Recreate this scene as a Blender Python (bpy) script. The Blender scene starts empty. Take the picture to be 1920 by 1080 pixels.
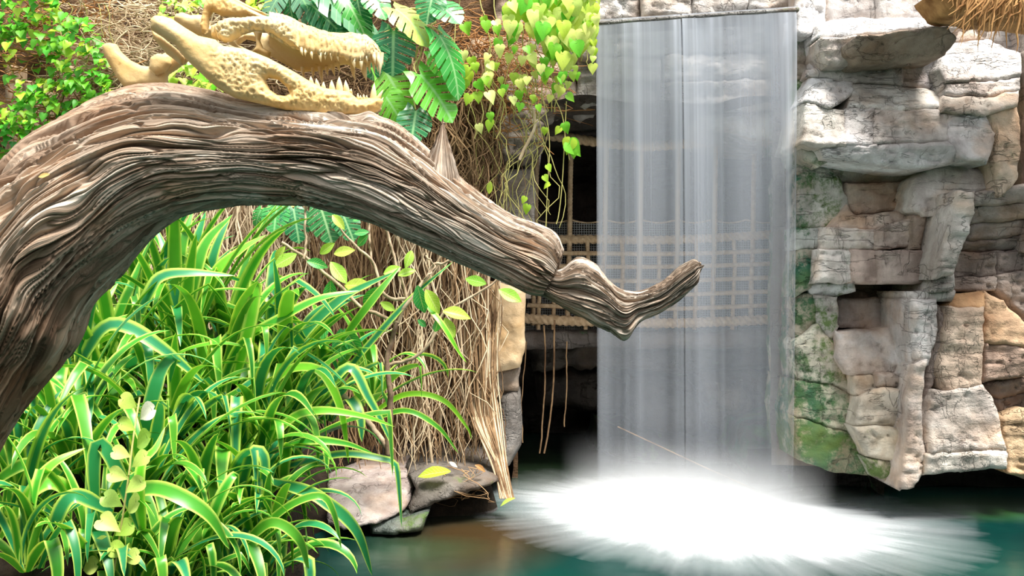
import bpy, math, random
import numpy as np
from mathutils import Vector, Matrix, Euler
from mathutils.geometry import delaunay_2d_cdt

random.seed(7)
RNG = np.random.default_rng(7)
SC = bpy.context.scene
COL = SC.collection
F = 1800.0            # focal length in pixels of the 1920x1080 frame
HC = 1.6              # camera height above the pool

# ------------------------------------------------------------------ camera, world, sun, exposure
cam_d = bpy.data.cameras.new('camera'); cam_d.sensor_width = 36.0; cam_d.lens = F / 1920.0 * 36.0
cam_d.clip_start = 0.05; cam_d.clip_end = 200
cam = bpy.data.objects.new('camera', cam_d); COL.objects.link(cam)
cam.location = (0, 0, HC); cam.rotation_euler = (math.pi / 2, 0, 0)
SC.camera = cam

world = bpy.data.worlds.new('daylight'); SC.world = world; world.use_nodes = True
wn = world.node_tree.nodes
wn['Background'].inputs[0].default_value = (0.93, 0.97, 1.0, 1)
wn['Background'].inputs[1].default_value = 1.0

sun_d = bpy.data.lights.new('skylight_sun', 'SUN'); sun_d.energy = 7.8; sun_d.angle = math.radians(24)
sun_d.color = (1.0, 0.965, 0.90)
sun = bpy.data.objects.new('skylight_sun', sun_d); COL.objects.link(sun)
sun.rotation_euler = Vector((0.30, -0.34, 1.0)).to_track_quat('Z', 'Y').to_euler()
sun.location = (3, -4, 12)

vs = SC.view_settings
vs.view_transform = 'Standard'; vs.look = 'None'; vs.exposure = 0.30; vs.gamma = 1.0; vs.use_curve_mapping = False
SC.cycles.transparent_max_bounces = 12
SC.cycles.max_bounces = 5
SC.cycles.diffuse_bounces = 3
SC.cycles.volume_bounces = 2


# ------------------------------------------------------------------ helpers
def P(px, py, d):
    return Vector(((px - 960.0) / F * d, d, HC - (py - 540.0) / F * d))


def Pn(px, py, d):
    px = np.asarray(px, float); py = np.asarray(py, float); d = np.asarray(d, float) + 0 * px
    return np.stack([(px - 960.0) / F * d, d, HC - (py - 540.0) / F * d], -1)


def _hash(ix, iy, iz):
    h = (ix * 374761393 + iy * 668265263 + iz * 2147483647 + 12345) & 0xffffffff
    h = ((h ^ (h >> 13)) * 1274126177) & 0xffffffff
    h = ((h ^ (h >> 16)) * 2246822519) & 0xffffffff
    return ((h ^ (h >> 15)) & 0xffff) / 65535.0 * 2 - 1


def vn(x, y, z=0.0):
    """smooth value noise in -1..1, numpy"""
    x, y, z = np.broadcast_arrays(np.asarray(x, float), np.asarray(y, float), np.asarray(z, float))
    fx, fy, fz = np.floor(x), np.floor(y), np.floor(z)
    ix, iy, iz = fx.astype(np.int64), fy.astype(np.int64), fz.astype(np.int64)
    u, v, w = x - fx, y - fy, z - fz
    u = u * u * u * (u * (u * 6 - 15) + 10); v = v * v * v * (v * (v * 6 - 15) + 10); w = w * w * w * (w * (w * 6 - 15) + 10)
    r = 0
    for a in (0, 1):
        for b in (0, 1):
            for c in (0, 1):
                r = r + _hash(ix + a, iy + b, iz + c) * (u if a else 1 - u) * (v if b else 1 - v) * (w if c else 1 - w)
    return r


def fbm(x, y, z=0.0, o=4):
    r = 0; a = 1.0; t = 0; f = 1.0
    for k in range(o):
        r = r + a * vn(np.asarray(x) * f + 17.3 * k, np.asarray(y) * f + 5.1 * k, np.asarray(z) * f + 9.7 * k)
        t += a; a *= 0.5; f *= 2.03
    return r / t


BASE = {}


def base_of(parent):
    return np.array(BASE.get(parent.name, (0, 0, 0)), float) if parent else np.zeros(3)


def tag(o, label=None, cat=None, group=None, kind=None):
    if label: o['label'] = label
    if cat: o['category'] = cat
    if group: o['group'] = group
    if kind: o['kind'] = kind
    return o


def thing(name, loc, label, cat, group=None, kind=None):
    o = bpy.data.objects.new(name, None); COL.objects.link(o)
    o.location = loc; o.empty_display_size = 0.05
    BASE[o.name] = tuple(loc)
    return tag(o, label, cat, group, kind)


def link(name, me, parent=None, loc=None, rot=None, scale=None, color=None):
    o = bpy.data.objects.new(name, me); COL.objects.link(o)
    if parent:
        o.parent = parent
        BASE[o.name] = tuple(base_of(parent))
    if loc is not None:
        o.location = Vector(loc) - Vector(base_of(parent))
    if rot is not None:
        o.rotation_euler = rot
    if scale is not None:
        o.scale = scale if hasattr(scale, '__len__') else (scale,) * 3
    if color is not None:
        o.color = color
    return o


def mk(name, V, Fc, m, uv=None, smooth=True):
    """mesh from vertices, faces (lists or an int array of quads/tris) and per-vertex uv"""
    V = np.asarray(V, float)
    me = bpy.data.meshes.new(name)
    if isinstance(Fc, np.ndarray):
        n, k = Fc.shape
        me.vertices.add(len(V)); me.vertices.foreach_set('co', V.astype(np.float32).ravel())
        me.loops.add(n * k); me.loops.foreach_set('vertex_index', Fc.astype(np.int32).ravel())
        me.polygons.add(n)
        me.polygons.foreach_set('loop_start', np.arange(0, n * k, k, dtype=np.int32))
        me.update(calc_edges=True); me.validate()
    else:
        me.from_pydata(V.tolist(), [], [list(map(int, f)) for f in Fc]); me.update()
    if smooth:
        me.polygons.foreach_set('use_smooth', np.ones(len(me.polygons), bool))
    if uv is not None:
        ul = me.uv_layers.new(name='UVMap')
        li = np.empty(len(me.loops), np.int32); me.loops.foreach_get('vertex_index', li)
        ul.data.foreach_set('uv', np.asarray(uv, np.float32)[li].ravel())
    if m is not None:
        me.materials.append(m)
    return me


def part(name, V, Fc, m, parent=None, uv=None, smooth=True, color=None):
    """world-space vertices; stored relative to the parent's base"""
    V = np.asarray(V, float)
    o = link(name, mk(name, V - base_of(parent), Fc, m, uv, smooth), parent)
    if parent and parent.type != 'EMPTY':
        o.location = (0, 0, 0)
    if color is not None: o.color = color
    return o


def gridfaces(nu, nv, wrap_v=False):
    i = np.arange(nu - 1)[:, None]; j = np.arange(nv if wrap_v else nv - 1)[None, :]
    j2 = (j + 1) % nv
    return np.stack([i * nv + j, (i + 1) * nv + j, (i + 1) * nv + j2, i * nv + j2], -1).reshape(-1, 4)


def spline(pts, n):
    """Catmull-Rom through points, n samples"""
    p = np.asarray(pts, float)
    if len(p) == 2:
        t = np.linspace(0, 1, n)[:, None]; return p[0] * (1 - t) + p[1] * t
    q = np.vstack([2 * p[0] - p[1], p, 2 * p[-1] - p[-2]])
    seg = np.linalg.norm(np.diff(p, axis=0), axis=1) + 1e-9
    cum = np.concatenate([[0], np.cumsum(seg)]); s = np.linspace(0, cum[-1], n)
    k = np.clip(np.searchsorted(cum, s, 'right') - 1, 0, len(seg) - 1)
    t = ((s - cum[k]) / seg[k])[:, None]
    a, b, c, e = q[k], q[k + 1], q[k + 2], q[k + 3]
    return 0.5 * (2 * b + (c - a) * t + (2 * a - 5 * b + 4 * c - e) * t ** 2 + (3 * b - a - 3 * c + e) * t ** 3)


def frames(path):
    T = np.gradient(path, axis=0); T /= np.linalg.norm(T, axis=1)[:, None] + 1e-12
    N = np.zeros_like(T); ref = np.array([0, 1.0, 0.02])
    if abs(T[0] @ ref) > 0.95: ref = np.array([1.0, 0, 0])
    n = ref - T[0] * (T[0] @ ref); n /= np.linalg.norm(n); N[0] = n
    for i in range(1, len(T)):
        n = N[i - 1] - T[i] * (N[i - 1] @ T[i]); N[i] = n / (np.linalg.norm(n) + 1e-12)
    return T, N, np.cross(T, N)


def tube(path, r, k=5, cap=True):
    path = np.asarray(path, float); n = len(path)
    r = np.broadcast_to(np.asarray(r, float), (n,))
    T, N, B = frames(path)
    a = np.linspace(0, 2 * np.pi, k, endpoint=False)
    V = path[:, None] + r[:, None, None] * (np.cos(a)[None, :, None] * N[:, None] + np.sin(a)[None, :, None] * B[:, None])
    Fq = gridfaces(n, k, True)
    return V.reshape(-1, 3), Fq


class Bag:
    """collects pieces with quad faces into one mesh"""
    def __init__(s): s.V = []; s.F = []; s.n = 0; s.U = []
    def add(s, V, Fq, uv=None):
        s.V.append(V); s.F.append(Fq + s.n); s.n += len(V)
        s.U.append(np.zeros((len(V), 2)) if uv is None else uv)
    def out(s): return np.vstack(s.V), np.vstack(s.F), np.vstack(s.U)


def inside(pts, poly):
    x, y = pts[:, 0], pts[:, 1]; r = np.zeros(len(pts), bool); n = len(poly)
    for i in range(n):
        x1, y1 = poly[i]; x2, y2 = poly[(i + 1) % n]
        c = ((y1 > y) != (y2 > y)) & (x < (x2 - x1) * (y - y1) / (y2 - y1 + 1e-12) + x1)
        r ^= c
    return r


def edgedist(pts, polys):
    best = np.full(len(pts), 1e9)
    for poly in polys:
        p = np.asarray(poly, float); q = np.roll(p, -1, 0)
        for a, b in zip(p, q):
            ab = b - a; t = np.clip(((pts - a) @ ab) / (ab @ ab + 1e-12), 0, 1)
            best = np.minimum(best, np.linalg.norm(pts - a - t[:, None] * ab, axis=1))
    return best


def resample(poly, step, jit=0.0, closed=True):
    p = [np.array(a, float) for a in poly]; out = []
    for i in range(len(p) if closed else len(p) - 1):
        a, b = p[i], p[(i + 1) % len(p)]
        L = np.linalg.norm(b - a); n = max(1, int(round(L / step)))
        for k in range(n):
            q = a + (b - a) * k / n
            if k and jit: q = q + np.array([fbm(q[0] * .045, q[1] * .045, 3.3, 2), fbm(q[0] * .045, q[1] * .045, 8.1, 2)]) * jit
            out.append(q)
    return np.array(out)


def triangulate(outline, holes, step):
    """points (N,2), triangles, number of outline points first"""
    lo, hi = outline.min(0), outline.max(0)
    gx, gy = np.meshgrid(np.arange(lo[0], hi[0], step), np.arange(lo[1], hi[1], step * .87))
    gx = gx + (np.arange(gx.shape[0]) % 2)[:, None] * step * .5
    g = np.stack([gx.ravel(), gy.ravel()], 1)
    g = g + (RNG.random(g.shape) - .5) * step * .25
    m = inside(g, outline)
    for h in holes: m &= ~inside(g, h)
    g = g[m]
    if len(g): g = g[edgedist(g, [outline] + holes) > step * .45]
    loops = [outline] + holes; pts = []; ed = []; n = 0
    for l in loops:
        pts.append(l); ed += [(n + i, n + (i + 1) % len(l)) for i in range(len(l))]; n += len(l)
    allp = np.vstack(pts + [g]) if len(g) else np.vstack(pts)
    r = delaunay_2d_cdt([Vector(p) for p in allp], ed, [], 0, 1e-4)
    v = np.array([tuple(a) for a in r[0]]); f = np.array([t for t in r[2] if len(t) == 3])
    c = v[f].mean(1); keep = inside(c, outline)
    for h in holes: keep &= ~inside(c, h)
    f = f[keep]
    # wind all the same way (clockwise on screen => facing the camera)
    a, b, cc = v[f[:, 0]], v[f[:, 1]], v[f[:, 2]]
    ar = (b[:, 0] - a[:, 0]) * (cc[:, 1] - a[:, 1]) - (b[:, 1] - a[:, 1]) * (cc[:, 0] - a[:, 0])
    f[ar > 0] = f[ar > 0][:, ::-1]
    return v, f


def boundary(f):
    cnt = {}
    for t in f:
        for i in range(3):
            a, b = t[i], t[(i + 1) % 3]
            cnt[(a, b)] = cnt.get((a, b), 0) + 1
    return [e for e in cnt if (e[1], e[0]) not in cnt]


def rockslab(poly, d, tilt=(0, 0), thick=.5, R=14, rnd=.045, amp=.03, step=9, jit=4, fr=.02, seed=0.0, strata=0.0):
    """a rock piece: outline in frame pixels at distance d, rounded edges, rough face, real thickness along y"""
    o = resample(poly, step, jit)
    v, f = triangulate(o, [], step)
    c = np.asarray(poly, float).mean(0)
    dd = d + tilt[0] * (v[:, 0] - c[0]) + tilt[1] * (v[:, 1] - c[1])
    e = edgedist(v, [o]); t = 1 - np.clip(e / R, 0, 1)
    off = rnd * (1 - np.sqrt(np.clip(1 - t * t, 0, 1)))
    off = off + amp * fbm(v[:, 0] * fr, v[:, 1] * fr, d * 3 + seed, 4)
    off = off + .010 * fbm(v[:, 0] * .07, v[:, 1] * .09, seed + 5, 3)
    crag = fbm(v[:, 0] * fr * 1.7 + 40, v[:, 1] * fr * 1.7, seed + 2, 3)
    off = off - amp * .8 * (np.abs(crag) - .2)
    cr = np.clip(np.abs(fbm(v[:, 0] * .010 + 9, v[:, 1] * .030, seed * .3, 3)) / .05, 0, 1)
    off = off + amp * .7 * (1 - cr) * np.clip(e / 6, 0, 1)
    if strata:
        off = off + strata * np.tanh(4 * fbm(v[:, 0] * .004, v[:, 1] * .09, seed, 2))
    W = Pn(v[:, 0], v[:, 1], dd); W[:, 1] += off
    be = boundary(f); bi = sorted({a for e2 in be for a in e2}); n = len(v)
    idx = {a: n + i for i, a in enumerate(bi)}
    Bk = W[bi].copy(); Bk[:, 1] += thick
    faces = [tuple(t) for t in f] + [(b, a, idx[a], idx[b]) for a, b in be]
    return np.vstack([W, Bk]), faces


def inflate(poly, dfun, bulge, R, step, holes=(), noise=None, jit=0, flat=1.0):
    """solid leaf-like body: both faces swell away from the outline; dfun(px,py) gives the mid distance, bulge in metres"""
    o = resample(poly, step, jit); hs = [resample(h, step) for h in holes]
    v, f = triangulate(o, hs, step)
    e = edgedist(v, [o] + hs); t = 1 - np.clip(e / R, 0, 1); b = bulge * np.sqrt(np.clip(1 - t * t, 0, 1)) * flat
    d0 = dfun(v[:, 0], v[:, 1])
    A = Pn(v[:, 0], v[:, 1], d0); C = A.copy()
    nz = noise(v[:, 0], v[:, 1]) * np.clip(e / (R * .35), 0, 1) if noise else 0
    A[:, 1] -= b + nz; C[:, 1] += b
    be = boundary(f); n = len(v)
    faces = [tuple(t) for t in f] + [tuple(n + i for i in t[::-1]) for t in f]
    faces += [(b_, a_, n + a_, n + b_) for a_, b_ in be]
    return np.vstack([A, C]), faces


def join(*items):
    V = []; Fc = []; n = 0
    for v, f in items:
        V.append(np.asarray(v)); Fc += [tuple(int(i) + n for i in t) for t in f]; n += len(v)
    return np.vstack(V), Fc


# ------------------------------------------------------------------ materials
class M:
    def __init__(s, name):
        s.m = bpy.data.materials.new(name); s.m.use_nodes = True
        s.t = s.m.node_tree; s.n = s.t.nodes; s.l = s.t.links
        s.b = s.n['Principled BSDF']; s.out = s.n['Material Output']
    def node(s, typ, **kw):
        nd = s.n.new(typ)
        for k, v in kw.items():
            if k.startswith('in_'): nd.inputs[k[3:].replace('_', ' ')].default_value = v
            else: setattr(nd, k, v)
        return nd
    def link(s, a, b): s.l.new(a, b)
    def math(s, op, a, b=None, clamp=False):
        nd = s.n.new('ShaderNodeMath'); nd.operation = op; nd.use_clamp = clamp
        for i, x in enumerate((a, b)):
            if x is None: continue
            if hasattr(x, 'is_output'): s.l.new(x, nd.inputs[i])
            else: nd.inputs[i].default_value = x
        return nd.outputs[0]
    def mix(s, fac, a, b, blend='MIX'):
        nd = s.n.new('ShaderNodeMix'); nd.data_type = 'RGBA'; nd.blend_type = blend
        for sock, x in ((nd.inputs[0], fac), (nd.inputs[6], a), (nd.inputs[7], b)):
            if hasattr(x, 'is_output'): s.l.new(x, sock)
            elif isinstance(x, tuple): sock.default_value = x if len(x) == 4 else (*x, 1)
            else: sock.default_value = x
        return nd.outputs[2]
    def ramp(s, fac, stops, interp='LINEAR'):
        nd = s.n.new('ShaderNodeValToRGB'); cr = nd.color_ramp; cr.interpolation = interp
        while len(cr.elements) > 1: cr.elements.remove(cr.elements[-1])
        for i, (p, c) in enumerate(stops):
            e = cr.elements[0] if i == 0 else cr.elements.new(p)
            e.position = p; c = c if hasattr(c, '__len__') else (c, c, c); e.color = (*c[:3], 1)
        s.l.new(fac, nd.inputs[0]); return nd.outputs[0]
    def noise(s, scale, detail=4, rough=.55, coord='Object', stretch=None, dist=0.0):
        tc = s.n.new('ShaderNodeTexCoord'); v = tc.outputs[coord]
        if stretch:
            mp = s.n.new('ShaderNodeMapping'); mp.inputs['Scale'].default_value = stretch
            s.l.new(v, mp.inputs[0]); v = mp.outputs[0]
        nz = s.n.new('ShaderNodeTexNoise'); nz.inputs['Scale'].default_value = scale
        nz.inputs['Detail'].default_value = detail; nz.inputs['Roughness'].default_value = rough
        nz.inputs['Distortion'].default_value = dist
        s.l.new(v, nz.inputs['Vector']); return nz.outputs['Fac']
    def bump(s, h, strength=.4, dist=.01):
        b = s.n.new('ShaderNodeBump'); b.inputs['Strength'].default_value = strength; b.inputs['Distance'].default_value = dist
        s.l.new(h, b.inputs['Height']); s.l.new(b.outputs[0], s.b.inputs['Normal']); return b.outputs[0]
    def base(s, c, rough=.7, spec=.3):
        if hasattr(c, 'is_output'): s.l.new(c, s.b.inputs['Base Color'])
        else: s.b.inputs['Base Color'].default_value = (*c, 1)
        s.b.inputs['Roughness'].default_value = rough
        s.b.inputs['Specular IOR Level'].default_value = spec
        return s


def rock_mat(name, dark=.58, wet=False):
    k = M(name)
    oi = k.node('ShaderNodeObjectInfo')
    n1 = k.noise(1.7, 6, .6); n2 = k.noise(7, 5, .65); n3 = k.noise(2.2, 5, .6, stretch=(3.2, 3.2, .45))
    f1 = k.ramp(n1, [(.38, 0.0), (.62, 1.0)])
    dk = k.mix(1.0, oi.outputs['Color'], (dark, dark * .93, dark * .88), 'MULTIPLY')
    c = k.mix(f1, dk, oi.outputs['Color'])
    st = k.ramp(n3, [(.42, (1, 1, 1)), (.62, (.66, .62, .62))])
    c = k.mix(.7, c, st, 'MULTIPLY')
    warm = k.ramp(k.noise(2.6, 3), [(.5, (1, 1, 1)), (.7, (1.0, .78, .6))])
    c = k.mix(.8, c, warm, 'MULTIPLY')
    c = k.mix(.5, c, k.ramp(n2, [(.32, (.55, .53, .51)), (.62, (1.12, 1.12, 1.12))]), 'MULTIPLY')
    # algae: how much grows on this piece is 1 - alpha of the object's colour
    g = k.math('ADD', k.noise(4.5, 8, .75), k.math('MULTIPLY', k.math('SUBTRACT', 1.0, oi.outputs['Alpha']), .30))
    gm = k.ramp(g, [(.66, 0.0), (.76, .92)])
    gc = k.mix(k.ramp(k.noise(2.3, 3), [(.4, 0.0), (.6, 1.0)]), (.008, .13, .07), (.10, .17, .035))
    c = k.mix(gm, c, gc)
    k.base(c, .45 if wet else .8, .4 if wet else .25)
    h = k.math('ADD', k.math('MULTIPLY', k.noise(9, 7, .65), .7), k.math('MULTIPLY', k.noise(2.2, 5, .6, stretch=(1, 1, 3)), .6))
    for sc, st, wgt in ((1.5, (1, 1, 4.2), .55), (1.3, (3.0, 3.0, .8), .30)):
        z = k.math('ABSOLUTE', k.math('SUBTRACT', k.noise(sc, 5, .55, stretch=st, dist=.3), .5))
        ck = k.ramp(z, [(.0, 0.0), (.012, 1.0)])
        msk = k.ramp(k.noise(2.4, 3), [(.48, 0.0), (.56, 1.0)])
        h = k.math('ADD', h, k.math('MULTIPLY', k.math('MAXIMUM', ck, msk), wgt))
    h = k.math('ADD', h, k.math('MULTIPLY', k.noise(34, 5, .7), .30))
    k.bump(h, .9, .04)
    return k.m


MAT = {}
MAT['rock'] = rock_mat('weathered_rock')
MAT['rock_wet'] = rock_mat('wet_rock', .4, True)


def wood_mat():
    k = M('driftwood')
    n = k.noise(1.0, 7, .62, 'UV', (46, 3.2, 1), .6)
    n2 = k.noise(1.0, 5, .6, 'UV', (150, 7, 1), .3)
    big = k.noise(2.4, 4, .55)
    c = k.ramp(n, [(.32, (.055, .024, .011)), (.46, (.21, .105, .05)), (.59, (.44, .27, .155)), (.74, (.76, .60, .44))])
    grey = k.ramp(n, [(.28, (.085, .055, .036)), (.42, (.30, .22, .16)), (.54, (.60, .49, .39)), (.68, (.88, .80, .71))])
    uvn = k.node('ShaderNodeUVMap'); sp = k.node('ShaderNodeSeparateXYZ'); k.link(uvn.outputs[0], sp.inputs[0])
    # the weathered outer arm is greyer, the butt of the trunk redder
    fade = k.math('ADD', k.math('MULTIPLY', sp.outputs['Y'], .75), k.math('MULTIPLY', big, .9))
    c = k.mix(k.ramp(fade, [(.55, 0.0), (1.05, 1.0)]), c, grey)
    red = k.ramp(k.noise(5, 5, .6, stretch=(1, 1, 1)), [(.5, (1, 1, 1)), (.72, (1.0, .72, .5))])
    c = k.mix(.7, c, red, 'MULTIPLY')
    c = k.mix(.55, c, k.ramp(n2, [(.3, (.5, .47, .45)), (.65, (1.15, 1.15, 1.15))]), 'MULTIPLY')
    k.base(c, .85, .2)
    k.bump(k.math('ADD', n2, k.math('MULTIPLY', n, .9)), .9, .011)
    return k.m


MAT['wood'] = wood_mat()


def bone_mat(name, c1, c2, pits=True):
    k = M(name)
    c = k.mix(k.ramp(k.noise(6, 4), [(.35, 0.0), (.65, 1.0)]), c1, c2)
    c = k.mix(k.ramp(k.noise(38, 2), [(.68, 0.0), (.74, .6)]), c, (.45, .26, .08))
    k.base(c, .55, .35)
    k.b.inputs['Subsurface Weight'].default_value = .12
    k.b.inputs['Subsurface Radius'].default_value = (.03, .018, .006)
    k.b.inputs['Subsurface Scale'].default_value = .5
    k.bump(k.noise(90, 3, .6), .35 if pits else .1, .003)
    return k.m


MAT['bone'] = bone_mat('aged_bone', (.74, .56, .29), (.68, .44, .16))
MAT['tooth'] = bone_mat('tooth_enamel', (.88, .72, .45), (.82, .60, .32), False)


def leaf_mat(name, col=None, stripe=None, vein=None, trans=.35, rough=.4, spec=.45, hue=.03):
    """col: plain colour (None = object colour); stripe: edge colour of a variegated blade; vein: vein colour along uv"""
    k = M(name)
    oi = k.node('ShaderNodeObjectInfo')
    c = oi.outputs['Color'] if col is None else None
    if c is None:
        rgb = k.node('ShaderNodeRGB'); rgb.outputs[0].default_value = (*col, 1); c = rgb.outputs[0]
    uvn = k.node('ShaderNodeUVMap'); sp = k.node('ShaderNodeSeparateXYZ'); k.link(uvn.outputs[0], sp.inputs[0])
    e = k.math('ABSOLUTE', k.math('MULTIPLY', k.math('SUBTRACT', sp.outputs['X'], .5), 2.0))
    if stripe is not None:
        w = k.math('ADD', e, k.math('MULTIPLY', k.math('SUBTRACT', oi.outputs['Random'], .5), .35))
        fine = k.noise(1, 2, .5, 'UV', (26, .5, 1))
        w = k.math('ADD', w, k.math('MULTIPLY', k.math('SUBTRACT', fine, .5), .5))
        c = k.mix(k.ramp(w, [(.52, 0.0), (.70, .35), (.86, 1.0)]), c, stripe)
    if vein is not None:
        vv = k.math('FRACT', k.math('MULTIPLY', k.math('SUBTRACT', sp.outputs['Y'], k.math('MULTIPLY', e, .22)), 9.0))
        vf = k.ramp(k.math('ABSOLUTE', k.math('SUBTRACT', vv, .5)), [(.0, 1.0), (.09, 0.0)])
        mid = k.ramp(e, [(.03, 1.0), (.09, 0.0)])
        c = k.mix(k.math('MULTIPLY', k.math('MAXIMUM', vf, mid), .6), c, vein)
    hsv = k.node('ShaderNodeHueSaturation'); k.link(c, hsv.inputs['Color'])
    k.link(k.math('ADD', .5 - hue / 2, k.math('MULTIPLY', oi.outputs['Random'], hue)), hsv.inputs['Hue'])
    k.link(k.math('ADD', .8, k.math('MULTIPLY', k.noise(11, 2), .4)), hsv.inputs['Value'])
    c = hsv.outputs[0]
    k.base(c, rough, spec)
    tr = k.node('ShaderNodeBsdfTranslucent')
    k.link(k.mix(1.0, c, (1.0, 1.0, .55), 'MULTIPLY'), tr.inputs[0])
    ms = k.node('ShaderNodeMixShader'); ms.inputs[0].default_value = trans
    k.link(k.b.outputs[0], ms.inputs[1]); k.link(tr.outputs[0], ms.inputs[2]); k.link(ms.outputs[0], k.out.inputs[0])
    return k.m


MAT['blade'] = leaf_mat('variegated_blade', None, (.62, .80, .14), None, .30, .35, .5)
MAT['leaf'] = leaf_mat('soft_leaf', None, None, None, .35, .45, .4)
MAT['veined'] = leaf_mat('veined_leaf', None, None, (.75, .85, .35), .35, .4, .4)
MAT['monstera'] = leaf_mat('monstera_leaf', None, None, (.45, .75, .35), .25, .28, .55)


def plain(name, c1, c2, scale=8, rough=.8, bump=.4, bd=.01, stretch=None, spec=.25):
    k = M(name)
    n = k.noise(scale, 5, .6, 'Object', stretch)
    k.base(k.mix(k.ramp(n, [(.35, 0.0), (.65, 1.0)]), c1, c2), rough, spec)
    k.bump(k.noise(scale * 3, 5, .65, 'Object', stretch), bump, bd)
    return k.m


MAT['root'] = plain('dry_root', (.13, .07, .035), (.42, .265, .14), 5, .85, .3)
MAT['root_pale'] = plain('pale_root', (.50, .36, .22), (.80, .64, .44), 5, .85, .3)
MAT['root_red'] = plain('rusty_root', (.36, .15, .05), (.62, .32, .13), 5, .85, .3)
MAT['stem'] = plain('vine_stem', (.42, .38, .12), (.62, .55, .20), 6, .7, .2)
MAT['twig'] = plain('twig_bark', (.30, .21, .13), (.55, .42, .29), 18, .85, .5, .004)
MAT['dark_twig'] = plain('dark_bark', (.10, .06, .04), (.25, .17, .11), 18, .85, .5, .004)
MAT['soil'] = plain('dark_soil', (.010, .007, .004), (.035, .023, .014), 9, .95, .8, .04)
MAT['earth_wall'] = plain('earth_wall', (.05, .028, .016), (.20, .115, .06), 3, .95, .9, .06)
MAT['rope'] = plain('manila_rope', (.42, .27, .15), (.64, .45, .28), 30, .9, .4, .003)
MAT['plank'] = plain('old_plank', (.22, .15, .09), (.42, .31, .20), 5, .85, .4, .01, (6, 6, .4))
MAT['straw'] = plain('dry_thatch', (.22, .10, .03), (.52, .29, .11), 9, .8, .3)
MAT['tan_stone'] = plain('tan_stone', (.52, .33, .16), (.78, .58, .36), 4, .85, .5, .02)
MAT['litter'] = plain('leaf_litter', (.34, .17, .07), (.60, .38, .20), 8, .9, .3)
MAT['hedge'] = plain('dark_foliage', (.08, .10, .05), (.22, .24, .15), 4, .9, .6, .05)

# ------------------------------------------------------------------ setting: pool, bank, walls
def water_mat():
    k = M('pool_water')
    n = k.noise(.9, 3, .5); n2 = k.noise(.55, 2)
    c = k.mix(k.ramp(n, [(.35, 0.0), (.65, 1.0)]), (.002, .022, .021), (.003, .050, .038))
    tc = k.node('ShaderNodeTexCoord')
    # brown shallow shelf beside the ledge, green shallows under the bridge and by the rock
    def blob(loc, sc, lo=.55, hi=1.0):
        mp = k.node('ShaderNodeMapping'); mp.vector_type = 'POINT'
        mp.inputs['Scale'].default_value = (1 / sc[0], 1 / sc[1], 0)
        mp.inputs['Location'].default_value = (-loc[0] / sc[0], -loc[1] / sc[1], 0)
        k.link(tc.outputs['Object'], mp.inputs[0])
        ln = k.node('ShaderNodeVectorMath', operation='LENGTH'); k.link(mp.outputs[0], ln.inputs[0])
        r = k.math('ADD', ln.outputs['Value'], k.math('MULTIPLY', k.math('SUBTRACT', n2, .5), .6))
        return k.ramp(r, [(.3, 1.0), (1.0, 0.0)])
    c = k.mix(k.math('MULTIPLY', blob((-.28, 6.15), (.75, 1.0)), .85), c, (.055, .030, .010))
    c = k.mix(k.math('MULTIPLY', blob((.25, 8.6), (.6, 1.6)), .7), c, (.05, .075, .03))
    c = k.mix(k.math('MULTIPLY', blob((3.4, 7.0), (.9, .5)), .8), c, (.03, .085, .012))
    c = k.mix(k.math('MULTIPLY', blob((-.55, 5.9), (.5, .4)), .25), c, (.01, .10, .05))
    k.base(c, .22, .5)
    k.b.inputs['IOR'].default_value = 1.33
    k.bump(k.noise(2.2, 3, .5), .12, .08)
    return k.m


gx, gy = np.meshgrid(np.linspace(-9, 9, 57), np.linspace(-5, 13, 65), indexing='ij')
V = np.stack([gx, gy, 0.006 * fbm(gx * 1.3, gy * 1.3, 1.0, 3)], -1).reshape(-1, 3)
pool = part('pool_water', V, gridfaces(57, 65)[:, ::-1], water_mat())
tag(pool, 'dark teal still water filling the pool', 'water', kind='stuff')

# soil bank under the ribbon plants: heights through known points
PLANTS = [  # px, py, distance of each ribbon plant's base
    (475, 880, 5.0), (335, 745, 5.25), (215, 770, 4.85), (70, 760, 4.7), (130, 905, 4.2), (270, 940, 4.25), (30, 1010, 3.95),
    (370, 1030, 4.35), (520, 735, 5.5), (612, 800, 5.75), (180, 1075, 3.8), (455, 1015, 4.55), (690, 770, 6.2), (520, 925, 5.0),
    (150, 835, 4.6), (320, 850, 4.7), (400, 800, 5.1), (265, 680, 5.25), (425, 690, 5.45), (15, 880, 4.3), (60, 1080, 3.6), (300, 1085, 3.95), (492, 1015, 4.65), (420, 935, 4.7), (545, 830, 5.3), (540, 862, 5.5), (340, 1115, 4.15), (425, 1110, 4.35), (490, 1095, 4.55), (245, 1125, 3.85)]
ctrl = [tuple(P(*p)) for p in PLANTS]
ctrl = [(x, y, z - .05) for x, y, z in ctrl]
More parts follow.
